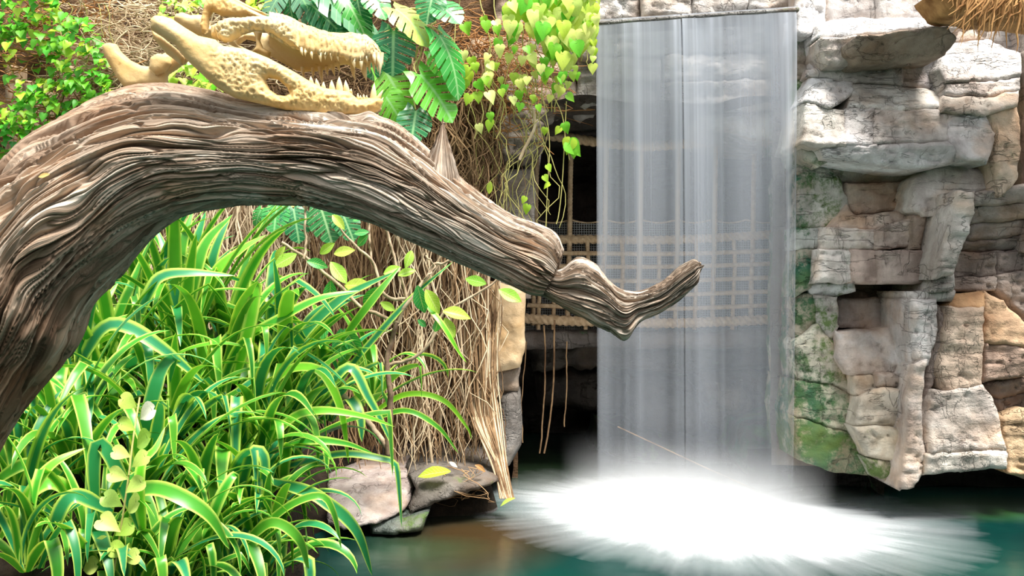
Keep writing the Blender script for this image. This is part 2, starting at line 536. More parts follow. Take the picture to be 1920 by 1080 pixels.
ctrl += [(-.75, 4.6, -.4), (-.85, 5.2, -.3), (-.95, 4.8, -.2), (-4, 3.5, 1.0), (-4, 5, 1.1), (-4.5, 7.5, 1.1), (-2.5, 7.2, .95), (-1.5, 7.2, .6), (-.6, 7.0, .34), (-.25, 6.95, .27), (-.05, 7.6, -.25), (-.4, 7.6, .2), (.05, 6.8, -.4), (.02, 7.25, -.3), (-1.1, 6.2, -.1), (-.8, 6.3, -.12), (-.6, 6.4, -.12), (-.4, 6.5, -.12), (-1.25, 5.95, -.02), (-.2, 6.55, -.2), (-.95, 6.45, .0), (-1.0, 6.75, .15),
         (-2.2, 2.5, .6), (-1.6, 1.5, .2), (-1.3, 3.2, .0), (-.95, 4.2, -.35), (-.8, 5.0, -.4), (-.75, 5.6, -.35), (-.6, 6.1, -.35), (-.1, 6.3, -.4),
         (.15, 7.0, -.5), (.1, 8.2, -.5), (-.5, 4.5, -.7), (0, 5.5, -.8), (-.9, 2.5, -.4), (-1.0, 1.0, -.3), (-4, 1, .6), (-.85, 6.0, -.05), (-1.05, 5.5, .0)]
ctrl = np.array(ctrl)


def ground_z(x, y):
    x = np.asarray(x, float); y = np.asarray(y, float)
    d2 = (x[..., None] - ctrl[:, 0]) ** 2 + (y[..., None] - ctrl[:, 1]) ** 2 + .004
    w = d2 ** -1.6
    z = (w * ctrl[:, 2]).sum(-1) / w.sum(-1)
    edge = np.interp(y, [1, 4, 5, 5.5, 6.0, 6.3], [-1.4, -1.32, -1.30, -1.27, -1.30, -1.30])
    return z - 5.0 * np.clip(x - edge, 0, .6) * np.clip((6.35 - y) / .2, 0, 1)


gx, gy = np.meshgrid(np.linspace(-5.5, .45, 110), np.linspace(.6, 8.8, 130), indexing='ij')
gz = ground_z(gx, gy) + .035 * fbm(gx * 4, gy * 4, 0, 4)
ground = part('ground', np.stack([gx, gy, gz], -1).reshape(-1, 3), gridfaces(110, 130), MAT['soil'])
tag(ground, 'dark soil bank sloping into the pool', 'ground', kind='structure')

# left planted wall: an earth and root bank rising behind the creepers
gx, gz = np.meshgrid(np.linspace(-6.5, .05, 120), np.linspace(-.6, 6.2, 110), indexing='ij')
gy = 8.1 + .25 * fbm(gx * .9, gz * .9, 4, 4) + .10 * np.abs(fbm(gx * 3, gz * 3, 2, 3)) - .12 * np.clip(gz - 2.6, 0, 3) + .55 * np.clip((gx + .9) / 1.0, 0, 1) * np.clip((2.7 - gz) / .6, 0, 1) * 0
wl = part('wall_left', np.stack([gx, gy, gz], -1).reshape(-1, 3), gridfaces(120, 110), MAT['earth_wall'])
tag(wl, 'brown earth and rock wall hung with creepers and roots', 'wall', kind='structure')
for i, (px0, px1, py0, py1) in enumerate([(8, 40, 120, 330), (42, 72, 150, 330), (74, 108, 170, 320), (110, 140, 120, 300)]):
    c = [(px0, py0), (px1, py0 + 4), (px1 - 1, py1), (px0 + 1, py1)]
    v, f = rockslab(c, 7.86, thick=.08, R=3, rnd=.01, amp=.008, jit=1, seed=i)
    part('wall_board', v, f, MAT['plank'], wl)

# unseen planted hall walls, added to cut side light, kept low for front fill
for nm, (x0, y0), (x1, y1), lb in (('unseen_wall_front', (-9, -5), (9, -5), 'unseen planted hall wall behind the viewer, added to cut low light'), ('unseen_wall_east', (9, -5), (6.3, 8), 'unseen planted hall side wall on the right, added to cut low light'), ('unseen_wall_west', (-6.4, 9), (-9, -5), 'unseen planted hall side wall on the left, added to cut low light')):
    a, b = np.meshgrid(np.linspace(0, 1, 30), np.linspace(-.5, 3.0, 14), indexing='ij')
    nx, ny = -(y1 - y0), (x1 - x0); q = .5 * fbm(a * 9, b, 2, 3) / math.hypot(nx, ny)
    tag(part(nm, np.stack([x0 + (x1 - x0) * a + nx * q, y0 + (y1 - y0) * a + ny * q, b], -1).reshape(-1, 3), gridfaces(30, 14), MAT['hedge']), lb, 'wall', kind='structure')

# ---- cave behind the fall, its shade put into the dark rock colours
cave = thing('wall_cave', (1.2, 9.5, 0), 'wet rock hollow behind the waterfall with its shade put into the colour', 'wall', kind='structure')


def sheet(name, U, W, nu, nv, fn, m, parent, color, flip=False):
    a, b = np.meshgrid(np.linspace(*U, nu), np.linspace(*W, nv), indexing='ij')
    V = fn(a, b).reshape(-1, 3); fq = gridfaces(nu, nv)
    return part(name, V, fq[:, ::-1] if flip else fq, m, parent, color=color)


CAVE_SHADE = (.085, .066, .055, .9)
sheet('back_face', (-1.2, 4.2), (-.5, 4.6), 60, 50, lambda x, z: np.stack([x, 10.4 + .5 * fbm(x * 1.2, z * 1.2, 5, 4) + .15 * np.abs(fbm(x * 4, z * 4, 1, 3)), z], -1), MAT['rock_wet'], cave, CAVE_SHADE)
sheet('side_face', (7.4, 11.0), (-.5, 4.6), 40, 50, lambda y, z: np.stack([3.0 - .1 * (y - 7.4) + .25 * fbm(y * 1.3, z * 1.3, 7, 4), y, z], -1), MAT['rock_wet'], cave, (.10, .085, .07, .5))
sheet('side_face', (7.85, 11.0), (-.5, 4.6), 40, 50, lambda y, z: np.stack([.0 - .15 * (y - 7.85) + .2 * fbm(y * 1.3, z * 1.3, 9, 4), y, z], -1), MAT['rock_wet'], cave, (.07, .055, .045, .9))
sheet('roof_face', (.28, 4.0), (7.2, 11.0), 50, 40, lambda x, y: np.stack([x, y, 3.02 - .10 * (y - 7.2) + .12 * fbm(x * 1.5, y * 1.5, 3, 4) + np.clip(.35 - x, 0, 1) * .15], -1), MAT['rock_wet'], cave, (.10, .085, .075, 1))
CAVE_ROCKS = [  # wet boulders and strata under the bridge, coloured dark for the cave shade
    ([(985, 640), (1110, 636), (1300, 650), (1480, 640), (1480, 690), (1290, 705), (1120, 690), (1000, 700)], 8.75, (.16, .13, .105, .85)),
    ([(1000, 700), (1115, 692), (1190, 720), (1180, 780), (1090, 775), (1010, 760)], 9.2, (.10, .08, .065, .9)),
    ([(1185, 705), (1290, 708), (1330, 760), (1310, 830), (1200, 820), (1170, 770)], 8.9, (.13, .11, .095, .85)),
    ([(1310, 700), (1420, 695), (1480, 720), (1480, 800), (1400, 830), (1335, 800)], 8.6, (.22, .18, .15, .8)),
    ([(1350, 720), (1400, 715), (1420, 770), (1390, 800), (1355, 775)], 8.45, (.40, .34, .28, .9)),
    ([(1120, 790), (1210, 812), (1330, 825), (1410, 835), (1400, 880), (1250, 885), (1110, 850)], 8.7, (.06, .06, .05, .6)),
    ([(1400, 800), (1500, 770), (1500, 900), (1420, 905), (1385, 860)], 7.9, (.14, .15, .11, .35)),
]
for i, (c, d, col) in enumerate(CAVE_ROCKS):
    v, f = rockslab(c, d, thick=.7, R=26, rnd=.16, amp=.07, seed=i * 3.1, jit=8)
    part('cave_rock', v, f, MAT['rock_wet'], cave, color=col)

# ---- rock front that carries the weir
W_ = (.90, .87, .83); G_ = (.66, .63, .61); B_ = (.46, .38, .33); O_ = (.66, .44, .26); D_ = (.26, .21, .18)
weir = thing('wall_back', (1.3, 7.4, 3), 'pale layered rock front carrying the weir', 'wall', kind='structure')
LIPD = lambda px: 7.2 - (px - 1117) / (1493 - 1117) * .34
FRONT = [
    ([(1100, -60), (1198, -60), (1200, 34), (1118, 38), (1100, 20)], 7.42, W_, 1),
    ([(1200, -60), (1300, -60), (1298, 33), (1202, 36)], 7.36, W_, 1),
    ([(1302, -60), (1405, -60), (1404, 22), (1300, 32)], 7.3, W_, 1),
    ([(1407, -60), (1500, -60), (1500, 12), (1406, 20)], 7.25, W_, .95),
    ([(1086, 30), (1122, 40), (1120, 100), (1112, 118), (1084, 110)], 7.30, (.66, .62, .58), .9),
    ([(1084, 112), (1122, 110), (1124, 196), (1100, 202), (1082, 196)], 7.34, (.52, .49, .46), .8),
    ([(1120, 44), (1215, 42), (1280, 40), (1280, 100), (1120, 104)], 7.50, W_, 1),
    ([(1282, 40), (1400, 36), (1495, 26), (1495, 92), (1282, 98)], 7.44, W_, 1),
    ([(1120, 107), (1240, 104), (1240, 150), (1120, 156)], 7.48, W_, .9),
    ([(1243, 103), (1370, 98), (1495, 95), (1495, 140), (1370, 146), (1243, 150)], 7.42, W_, 1),
    ([(1118, 158), (1230, 154), (1232, 196), (1118, 202)], 7.52, (.4, .38, .36), .9),
    ([(1234, 153), (1360, 149), (1495, 143), (1495, 205), (1360, 208), (1236, 200)], 7.40, (.74, .72, .69), 1),
    ([(1300, 206), (1400, 210), (1495, 207), (1495, 262), (1420, 256), (1330, 236)], 7.38, (.70, .68, .64), .9),
    # arch stones left of the fall
    ([(950, 150), (1010, 138), (1080, 150), (1086, 196), (1045, 205), (1010, 232), (960, 215), (940, 180)], 7.40, (.44, .38, .33), 1),
    ([(935, 215), (990, 210), (1022, 230), (1016, 268), (985, 302), (945, 296), (925, 260)], 7.32, (.40, .35, .30), 1),
    ([(1000, 60), (1086, 50), (1082, 150), (1010, 140), (985, 110)], 7.48, (.62, .56, .50), 1),
    ([(880, 70), (1000, 62), (1004, 140), (945, 152), (880, 150)], 7.62, (.50, .36, .24), 1),
    ([(930, -60), (1100, -60), (1090, 52), (1000, 60), (930, 68)], 7.7, (.46, .36, .27), 1),
]
for i, (c, d, col, al) in enumerate(FRONT):
    v, f = rockslab(c, d, tilt=(-.0004, -.0004), thick=1.2 if d > 7.3 else .9, R=5, rnd=.03, amp=.04, step=6, seed=i * 1.7, strata=.012)
    part('rock_block', v, f, MAT['rock'], weir, color=(*col, al))
# the weir's lip, a thin wet kerb the water slides over
lip = [P(px, 41 - (px - 1117) / 376 * 25.5, LIPD(px)) for px in np.linspace(1112, 1497, 18)]
for a, b in ((0, 7), (7, 17)):
    pth = np.array([tuple(p) for p in lip[a:b + 1]])
    n = len(pth); prof = np.array([(-.015, -.025), (-.015, .0), (.02, .012), (.30, .012), (.30, -.025)])
    V = np.concatenate([np.stack([np.full(5, p[0]), p[1] + prof[:, 0], p[2] + prof[:, 1]], -1) for p in pth])
    part('weir_lip', V, gridfaces(n, 5, True), MAT['rock_wet'], weir, color=(.30, .29, .27, .8), smooth=False)

# ---- right rock wall, block by block
cliff = thing('wall_right', (3.2, 7.2, 0), 'tall pale sandstone cliff of stacked blocks beside the waterfall', 'wall', kind='structure')
a, b = np.meshgrid(np.linspace(1.98, 6.5, 80), np.linspace(.25, 5.2, 90), indexing='ij')
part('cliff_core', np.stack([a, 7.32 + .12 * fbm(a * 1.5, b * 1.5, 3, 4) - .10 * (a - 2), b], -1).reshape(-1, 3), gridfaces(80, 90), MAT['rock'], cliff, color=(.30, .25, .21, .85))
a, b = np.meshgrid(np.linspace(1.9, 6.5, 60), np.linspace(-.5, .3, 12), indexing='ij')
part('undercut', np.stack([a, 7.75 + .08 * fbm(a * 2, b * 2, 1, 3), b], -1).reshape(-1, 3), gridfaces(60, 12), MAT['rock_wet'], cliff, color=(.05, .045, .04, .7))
T0 = (0, 0)
BLK = [  # outline, distance, tilt, colour (shade of overhung faces and recesses put in), 1-algae
    ([(1494, -60), (1546, -60), (1548, 40), (1520, 62), (1494, 60)], 7.0, (0, -.0012), W_, 1),
    ([(1546, -60), (1640, -60), (1645, 36), (1560, 38), (1548, 30)], 7.1, T0, G_, 1),
    ([(1643, -60), (1795, -60), (1795, 44), (1700, 34), (1648, 35)], 7.08, T0, G_, 1),
    ([(1548, 42), (1610, 36), (1700, 34), (1782, 44), (1780, 54), (1700, 54), (1610, 66), (1548, 68)], 6.84, (0, -.004), W_, 1),
    ([(1612, 68), (1700, 56), (1776, 48), (1790, 72), (1772, 100), (1700, 110), (1610, 118), (1603, 96)], 6.50, (0, .0040), (.40, .33, .27), 1),
    ([(1544, 70), (1610, 68), (1604, 119), (1552, 122), (1543, 100)], 6.72, (0, .001), (.62, .57, .53), 1),
    ([(1490, 66), (1516, 62), (1524, 140), (1490, 142)], 7.06, T0, (.5, .48, .44), .6),
    ([(1488, 145), (1518, 143), (1512, 200), (1500, 262), (1484, 262)], 7.12, T0, (.45, .5, .44), .35),
    ([(1520, 66), (1545, 66), (1545, 124), (1524, 136)], 6.96, T0, W_, .75),
    ([(1526, 126), (1604, 122), (1690, 114), (1688, 158), (1600, 150), (1524, 140)], 6.90, (0, -.0015), (.66, .62, .60), 1),
    ([(1690, 113), (1772, 104), (1778, 168), (1690, 160)], 6.93, (0, -.0015), (.60, .57, .57), 1),
    ([(1776, 84), (1850, 74), (1912, 100), (1912, 142), (1850, 148), (1778, 152), (1766, 122)], 6.80, (0, -.003), (.70, .67, .65), 1),
    ([(1780, 155), (1850, 151), (1908, 144), (1910, 166), (1850, 178), (1782, 174)], 6.70, (0, -.002), (.72, .68, .66), 1),
    ([(1522, 143), (1598, 152), (1600, 176), (1560, 200), (1514, 188)], 6.80, (0, -.005), W_, 1),
    ([(1600, 152), (1690, 162), (1776, 172), (1774, 200), (1700, 204), (1602, 200)], 6.78, (0, -.005), (.84, .80, .76), 1),
    ([(1780, 178), (1850, 181), (1908, 170), (1906, 198), (1850, 214), (1780, 206)], 6.62, (0, -.003), (.74, .66, .58), 1),
    ([(1512, 190), (1560, 203), (1584, 206), (1586, 272), (1540, 272), (1508, 266)], 6.62, (-.0008, -.002), (.84, .78, .72), 1),
    ([(1588, 206), (1642, 203), (1642, 268), (1588, 272)], 6.58, (0, -.0022), W_, 1),
    ([(1644, 206), (1712, 206), (1776, 206), (1778, 264), (1700, 266), (1644, 268)], 6.60, (0, -.0022), (.82, .78, .75), 1),
    ([(1780, 210), (1850, 217), (1866, 250), (1852, 305), (1800, 292), (1780, 264)], 6.56, (0, -.0018), (.80, .78, .78), 1),
    ([(1854, 216), (1906, 202), (1916, 240), (1914, 330), (1884, 362), (1868, 300), (1868, 250)], 6.60, (.0015, -.001), (.78, .64, .50), 1),
    ([(1552, 275), (1642, 272), (1668, 300), (1660, 310), (1600, 300), (1558, 294)], 6.55, (0, .0015), W_, .92),
    ([(1644, 271), (1778, 268), (1802, 300), (1744, 312), (1672, 310)], 6.53, (0, .001), W_, 1),
    ([(1504, 268), (1550, 276), (1556, 300), (1538, 310), (1512, 296)], 6.75, T0, (.6, .62, .56), .35),
    ([(1556, 296), (1660, 312), (1744, 314), (1722, 342), (1640, 344), (1572, 342)], 7.02, (0, .003), (.42, .36, .31), .8),
    ([(1592, 344), (1650, 345), (1718, 342), (1716, 388), (1650, 396), (1612, 402), (1590, 380)], 7.02, T0, (.58, .47, .39), 1),
    ([(1720, 338), (1746, 314), (1802, 304), (1884, 344), (1886, 362), (1796, 360), (1782, 402), (1736, 404), (1716, 388)], 6.72, (0, -.0012), (.76, .72, .68), 1),
    ([(1796, 362), (1830, 362), (1828, 402), (1808, 460), (1790, 512), (1754, 520), (1764, 472)], 6.44, (.0003, .0004), (.62, .58, .54), 1),
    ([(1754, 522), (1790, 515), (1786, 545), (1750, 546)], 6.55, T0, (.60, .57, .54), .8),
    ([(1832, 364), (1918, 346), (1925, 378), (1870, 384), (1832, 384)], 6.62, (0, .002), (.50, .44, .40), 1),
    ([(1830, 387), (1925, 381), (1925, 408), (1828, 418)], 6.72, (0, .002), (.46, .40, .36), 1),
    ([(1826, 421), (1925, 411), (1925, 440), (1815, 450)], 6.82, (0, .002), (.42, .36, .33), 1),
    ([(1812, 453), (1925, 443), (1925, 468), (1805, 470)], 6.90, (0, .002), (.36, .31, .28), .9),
    ([(1538, 312), (1556, 302), (1580, 345), (1592, 385), (1560, 424), (1500, 424), (1496, 330), (1510, 300)], 7.0, T0, (.62, .60, .54), .45),
    ([(1594, 384), (1612, 404), (1720, 392), (1722, 404), (1640, 430), (1562, 426)], 6.93, (0, -.002), (.66, .55, .47), .95),
    ([(1498, 428), (1545, 428), (1542, 466), (1500, 466)], 6.93, T0, (.6, .62, .58), .4),
    ([(1548, 428), (1640, 432), (1642, 466), (1546, 468)], 6.84, T0, (.74, .66, .60), .9),
    ([(1644, 433), (1714, 408), (1713, 462), (1644, 466)], 6.80, T0, (.58, .48, .42), 1),
    ([(1717, 408), (1738, 408), (1732, 464), (1716, 462)], 6.72, T0, (.42, .34, .28), 1),
    ([(1741, 406), (1778, 405), (1764, 464), (1736, 465)], 6.74, T0, (.55, .52, .49), .85),
    ([(1500, 470), (1530, 470), (1524, 534), (1494, 552)], 6.95, T0, (.5, .48, .38), .3),
    ([(1534, 470), (1596, 470), (1598, 528), (1528, 530)], 6.82, T0, (.76, .71, .66), .75),
    ([(1598, 470), (1650, 470), (1650, 530), (1600, 529)], 6.80, T0, (.56, .44, .38), 1),
    ([(1655, 471), (1756, 473), (1748, 528), (1653, 531)], 6.72, T0, (.52, .42, .37), 1),
    ([(1524, 534), (1598, 531), (1600, 546), (1560, 556), (1526, 552)], 6.95, (0, .002), W_, .5),
    ([(1600, 545), (1740, 545), (1716, 560), (1600, 562)], 7.22, T0, (.2, .16, .14), 1),
    ([(1572, 560), (1692, 562), (1704, 590), (1690, 618), (1640, 618), (1576, 610)], 7.08, (0, -.001), (.42, .37, .35), .9),
    ([(1494, 556), (1526, 554), (1536, 600), (1494, 640)], 7.0, T0, (.5, .44, .34), .3),
    ([(1530, 556), (1570, 560), (1574, 610), (1560, 640), (1536, 608)], 6.95, T0, (.66, .63, .58), .45),
    ([(1572, 622), (1640, 620), (1692, 614), (1712, 640), (1708, 696), (1650, 702), (1596, 702), (1574, 670)], 6.84, (0, -.0016), (.66, .61, .58), .95),
    ([(1494, 642), (1536, 610), (1570, 645), (1590, 702), (1600, 740), (1560, 720), (1500, 712)], 6.92, T0, (.66, .63, .52), .35),
    ([(1496, 715), (1558, 722), (1602, 742), (1612, 800), (1600, 812), (1540, 795), (1492, 780)], 6.88, (0, -.0006), (.52, .50, .38), .3),
    ([(1492, 783), (1540, 798), (1602, 815), (1620, 856), (1632, 890), (1560, 884), (1500, 862)], 6.84, (0, -.0004), (.42, .42, .28), .25),
    ([(1650, 704), (1712, 700), (1712, 726), (1652, 728)], 6.70, T0, (.55, .49, .45), 1),
    ([(1600, 704), (1648, 705), (1650, 730), (1616, 745), (1604, 740)], 6.80, T0, (.80, .74, .64), .9),
    ([(1616, 748), (1652, 731), (1708, 730), (1700, 800), (1606, 800)], 6.68, T0, (.78, .72, .62), 1),
    ([(1606, 804), (1698, 803), (1694, 866), (1628, 856)], 6.66, (0, .0003), (.72, .68, .58), .7),
    ([(1624, 860), (1692, 869), (1690, 908), (1640, 894)], 6.70, (0, .0008), (.56, .56, .46), .4),
    ([(1714, 548), (1784, 546), (1780, 564), (1716, 562)], 6.62, T0, (.68, .65, .62), .85),
    ([(1714, 566), (1756, 566), (1758, 620), (1742, 680), (1716, 690), (1712, 640)], 6.56, (.001, 0), (.66, .62, .60), .95),
    ([(1716, 694), (1740, 684), (1730, 770), (1736, 870), (1718, 906), (1692, 912), (1700, 850), (1708, 740)], 6.50, (.0012, 0), (.68, .64, .61), 1),
    ([(1760, 580), (1776, 610), (1756, 700), (1738, 764), (1732, 740), (1746, 682), (1762, 620)], 6.66, (-.001, 0), (.46, .37, .33), 1),
    ([(1786, 556), (1846, 548), (1846, 576), (1782, 576)], 6.66, (0, -.003), (.70, .44, .24), 1),
    ([(1780, 579), (1846, 579), (1846, 640), (1842, 720), (1774, 730), (1762, 700), (1774, 640)], 6.58, (0, 0), (.70, .55, .43), 1),
    ([(1850, 548), (1885, 565), (1930, 612), (1930, 650), (1850, 640)], 6.64, (0, -.001), (.72, .50, .32), 1),
    ([(1850, 643), (1930, 653), (1930, 704), (1850, 716)], 6.62, T0, (.62, .46, .37), 1),
    ([(1852, 720), (1930, 707), (1930, 732), (1876, 750), (1860, 740)], 6.74, (0, .002), (.34, .26, .22), 1),
    ([(1758, 736), (1846, 724), (1862, 745), (1876, 790), (1886, 842), (1744, 850), (1744, 790)], 6.52, (0, -.0003), (.74, .67, .61), 1),
    ([(1742, 854), (1886, 846), (1882, 878), (1800, 884), (1738, 890)], 6.50, (0, .0006), (.74, .69, .62), .95),
    ([(1866, 750), (1930, 735), (1930, 770), (1882, 782)], 6.76, T0, (.30, .24, .21), 1),
    ([(1884, 786), (1930, 773), (1930, 890), (1892, 884)], 6.62, T0, (.70, .52, .33), 1),
    ([(1794, 474), (1868, 472), (1868, 516), (1788, 520)], 6.86, T0, (.42, .35, .31), 1),
    ([(1788, 523), (1868, 519), (1868, 544), (1786, 546)], 6.82, T0, (.42, .35, .31), 1),
    ([(1871, 471), (1930, 471), (1930, 506), (1871, 514)], 6.88, T0, (.38, .31, .28), 1),
    ([(1871, 518), (1930, 509), (1930, 600), (1890, 562), (1871, 546)], 6.84, T0, (.42, .35, .31), 1),
    ([(1797, 40), (1860, 30), (1930, 20), (1930, 110), (1900, 92), (1850, 72), (1796, 78)], 7.1, (0, -.002), (.66, .62, .58), 1),
    ([(1797, -60), (1930, -60), (1930, 16), (1797, 36)], 7.3, T0, (.45, .40, .36), 1),
    ([(1918, 114), (1990, 100), (1990, 340), (1920, 340)], 6.85, T0, (.45, .42, .34), .7),
]
# more of the same cliff to the right of the picture
for j, (y0, y1) in enumerate([(-60, 90), (94, 340), (344, 470), (474, 610), (614, 735), (738, 900)]):
    BLK.append(([(1934, y0), (2060, y0 + 8), (2056, y1), (1934, y1)], 6.8 - .04 * (j % 3), T0, (.6, .52, .46), 1))
    BLK.append(([(2062, y0 + 9), (2240, y0), (2240, y1), (2059, y1)], 6.7 + .05 * (j % 2), T0, (.62, .55, .5), 1))
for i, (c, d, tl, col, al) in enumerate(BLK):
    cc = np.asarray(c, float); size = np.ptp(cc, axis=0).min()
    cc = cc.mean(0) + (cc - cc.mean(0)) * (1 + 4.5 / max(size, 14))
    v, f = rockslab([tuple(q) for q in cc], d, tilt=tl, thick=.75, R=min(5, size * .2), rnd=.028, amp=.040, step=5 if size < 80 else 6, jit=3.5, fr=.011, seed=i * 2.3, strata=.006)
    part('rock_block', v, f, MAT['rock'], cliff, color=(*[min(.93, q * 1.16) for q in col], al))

# ------------------------------------------------------------------ waterfall
def fall_mat(name, dens):
    k = M(name)
    s1 = k.noise(1, 4, .6, 'UV', (11, .06, 1)); s2 = k.noise(1, 3, .6, 'UV', (46, .12, 1)); s3 = k.noise(1, 2, .5, 'UV', (5, .3, 1))
    uvn = k.node('ShaderNodeUVMap'); sp = k.node('ShaderNodeSeparateXYZ'); k.link(uvn.outputs[0], sp.inputs[0])
    a = k.ramp(s1, [(.30, .30), (.50, .52), (.68, 1.0)])
    b = k.ramp(s2, [(.3, .78), (.7, 1.0)])
    c3 = k.ramp(s3, [(.3, .55), (.65, 1.0)])
    al = k.math('MULTIPLY', k.math('MULTIPLY', k.math('MULTIPLY', a, b), c3), dens)
    # thick glassy water just below the lip, thinning as it falls
    al = k.math('MULTIPLY', al, k.ramp(sp.outputs['Y'], [(0, .0), (.09, .35), (.2, .6), (.4, .68), (.6, .95), (.9, 1.3), (1.0, 1.7)]), True)
    k.base((.85, .90, 1.0), .3, .4)
    tl = k.node('ShaderNodeBsdfTranslucent'); tl.inputs[0].default_value = (.86, .91, 1.0, 1)
    m1 = k.node('ShaderNodeMixShader'); m1.inputs[0].default_value = .45
    k.link(k.b.outputs[0], m1.inputs[1]); k.link(tl.outputs[0], m1.inputs[2])
    tp = k.node('ShaderNodeBsdfTransparent')
    m2 = k.node('ShaderNodeMixShader'); k.link(al, m2.inputs[0]); k.link(tp.outputs[0], m2.inputs[1]); k.link(m1.outputs[0], m2.inputs[2])
    k.link(m2.outputs[0], k.out.inputs[0])
    return k.m


ZL = P(1117, 40, 7.2).z
fall = thing('waterfall', (1.3, 7.0, 0), 'silky sheet of falling water pouring from the weir into the pool', 'waterfall')
XL, XR, DL, DR = .628, 2.03, 7.2, 6.86


def fall_sheet(u0, u1, back, dens, ph, narrow):
    nu, nv = int(60 * (u1 - u0)) + 6, 40
    u, t = np.meshgrid(np.linspace(u0, u1, nu), np.linspace(0, 1, nv), indexing='ij')
    x = XL + (XR - XL) * u - narrow * t * np.clip(u - .8, 0, 1) * 5
    y = DL + (DR - DL) * u + back - .16 * np.sqrt(t) + (.018 * np.sin(u * 23 + ph) + .03 * vn(u * 9 + ph, t * .6, ph)) * np.clip(t * 4, 0, 1)
    z = ZL + .012 - t * (ZL + .03)
    V = np.stack([x, y, z], -1).reshape(-1, 3)
    uv = np.stack([u + ph * .37, 1 - t], -1).reshape(-1, 2)
    part('water_sheet', V, gridfaces(nu, nv), fall_mat('falling_water', dens), fall, uv)


fall_sheet(0, .435, .0, .66, .3, .07)
fall_sheet(.44, 1, .0, .66, 1.7, .07)
fall_sheet(0.01, .99, .07, .40, 3.1, .10)
fall_sheet(.03, .97, .14, .30, 4.6, .12)


# foam spreading where the fall strikes the pool: low domes of froth, thinning outwards
def foam_mat(name, dens, r0, r1):
    k = M(name)
    uvn = k.node('ShaderNodeUVMap'); sp = k.node('ShaderNodeSeparateXYZ'); k.link(uvn.outputs[0], sp.inputs[0])
    st = k.noise(1, 4, .6, 'UV', (60, 1.1, 1)); bl = k.noise(1.6, 3, .5)
    r = k.math('ADD', sp.outputs['Y'], k.math('MULTIPLY', k.math('SUBTRACT', st, .5), .34))
    r = k.math('ADD', r, k.math('MULTIPLY', k.math('SUBTRACT', bl, .5), .22))
    al = k.math('MULTIPLY', k.ramp(r, [(r0, 1.0), (r0 + (r1 - r0) * .35, .55), (r0 + (r1 - r0) * .65, .17), (r1, 0.0)]), dens, True)
    k.base((.93, .96, 1.0), .9, .1)
    tp = k.node('ShaderNodeBsdfTransparent')
    m2 = k.node('ShaderNodeMixShader'); k.link(al, m2.inputs[0]); k.link(tp.outputs[0], m2.inputs[1]); k.link(k.b.outputs[0], m2.inputs[2])
    k.link(m2.outputs[0], k.out.inputs[0])
    return k.m


FC = np.array([1.36, 6.85])
foam = thing('splash_foam', (FC[0], FC[1], 0), 'bright white froth spreading at the foot of the waterfall', 'foam', kind='stuff')
for i, (rx, ry, h, dens, r0, r1) in enumerate([(1.8, 1.75, .01, .98, .28, 1.0), (1.5, 1.2, .05, .6, .2, .98), (1.3, .8, .10, .45, .15, .95), (1.15, .5, .10, .3, .1, .95)]):
    nr, na = 24, 96
    r, a = np.meshgrid(np.linspace(0, 1, nr), np.linspace(0, 2 * np.pi, na), indexing='ij')
    lx = rx * r * np.cos(a); ly = ry * r * np.sin(a)
    z = .014 + .004 * i + h * np.exp(-(r * 1.9) ** 2) * (1 + .25 * fbm(lx * 3, ly * 3, i, 3))
    x = FC[0] + lx * .97; y = FC[1] + .03 * i + ly - lx * .22
    part('froth', np.stack([x, y, z], -1).reshape(-1, 3), gridfaces(nr, na)[:, ::-1], foam_mat('froth_%d' % i, dens, r0, r1), foam,
         np.stack([a / (2 * np.pi), r], -1).reshape(-1, 2))


def mist_mat():
    k = M('spray_mist')
    tc = k.node('ShaderNodeTexCoord'); sp = k.node('ShaderNodeSeparateXYZ'); k.link(tc.outputs['Object'], sp.inputs[0])
    zf = k.math('POWER', k.math('SUBTRACT', 1.0, k.math('MULTIPLY', sp.outputs['Z'], 1 / .58), True), 2.2)
    ex = k.math('MULTIPLY', sp.outputs['X'], 1 / .95); ey = k.math('MULTIPLY', k.math('ADD', sp.outputs['Y'], k.math('MULTIPLY', sp.outputs['X'], .24)), 1 / .42)
    rr = k.math('ADD', k.math('MULTIPLY', ex, ex), k.math('MULTIPLY', ey, ey))
    rf = k.math('SUBTRACT', 1.0, rr, True)
    nz = k.math('ADD', .6, k.math('MULTIPLY', k.noise(3.0, 2), .8))
    dn = k.math('MULTIPLY', k.math('MULTIPLY', k.math('MULTIPLY', zf, rf), nz), 6.0)
    v = k.node('ShaderNodeVolumeScatter'); v.inputs['Color'].default_value = (.97, .98, 1.0, 1); k.link(dn, v.inputs['Density'])
    k.n.remove(k.b); k.link(v.outputs[0], k.out.inputs['Volume'])
    return k.m


bx = np.array([(x, y, z) for x in (-1.15, 1.15) for y in (-.78, .78) for z in (0.02, .62)])
mist = link('spray_mist', mk('spray_mist', bx, [(0, 1, 3, 2), (4, 6, 7, 5), (0, 4, 5, 1), (2, 3, 7, 6), (0, 2, 6, 4), (1, 5, 7, 3)], mist_mat(), smooth=False), None, (1.30, 6.88, 0))
tag(mist, 'fine white spray hanging over the foam at the foot of the waterfall', 'mist', kind='stuff')

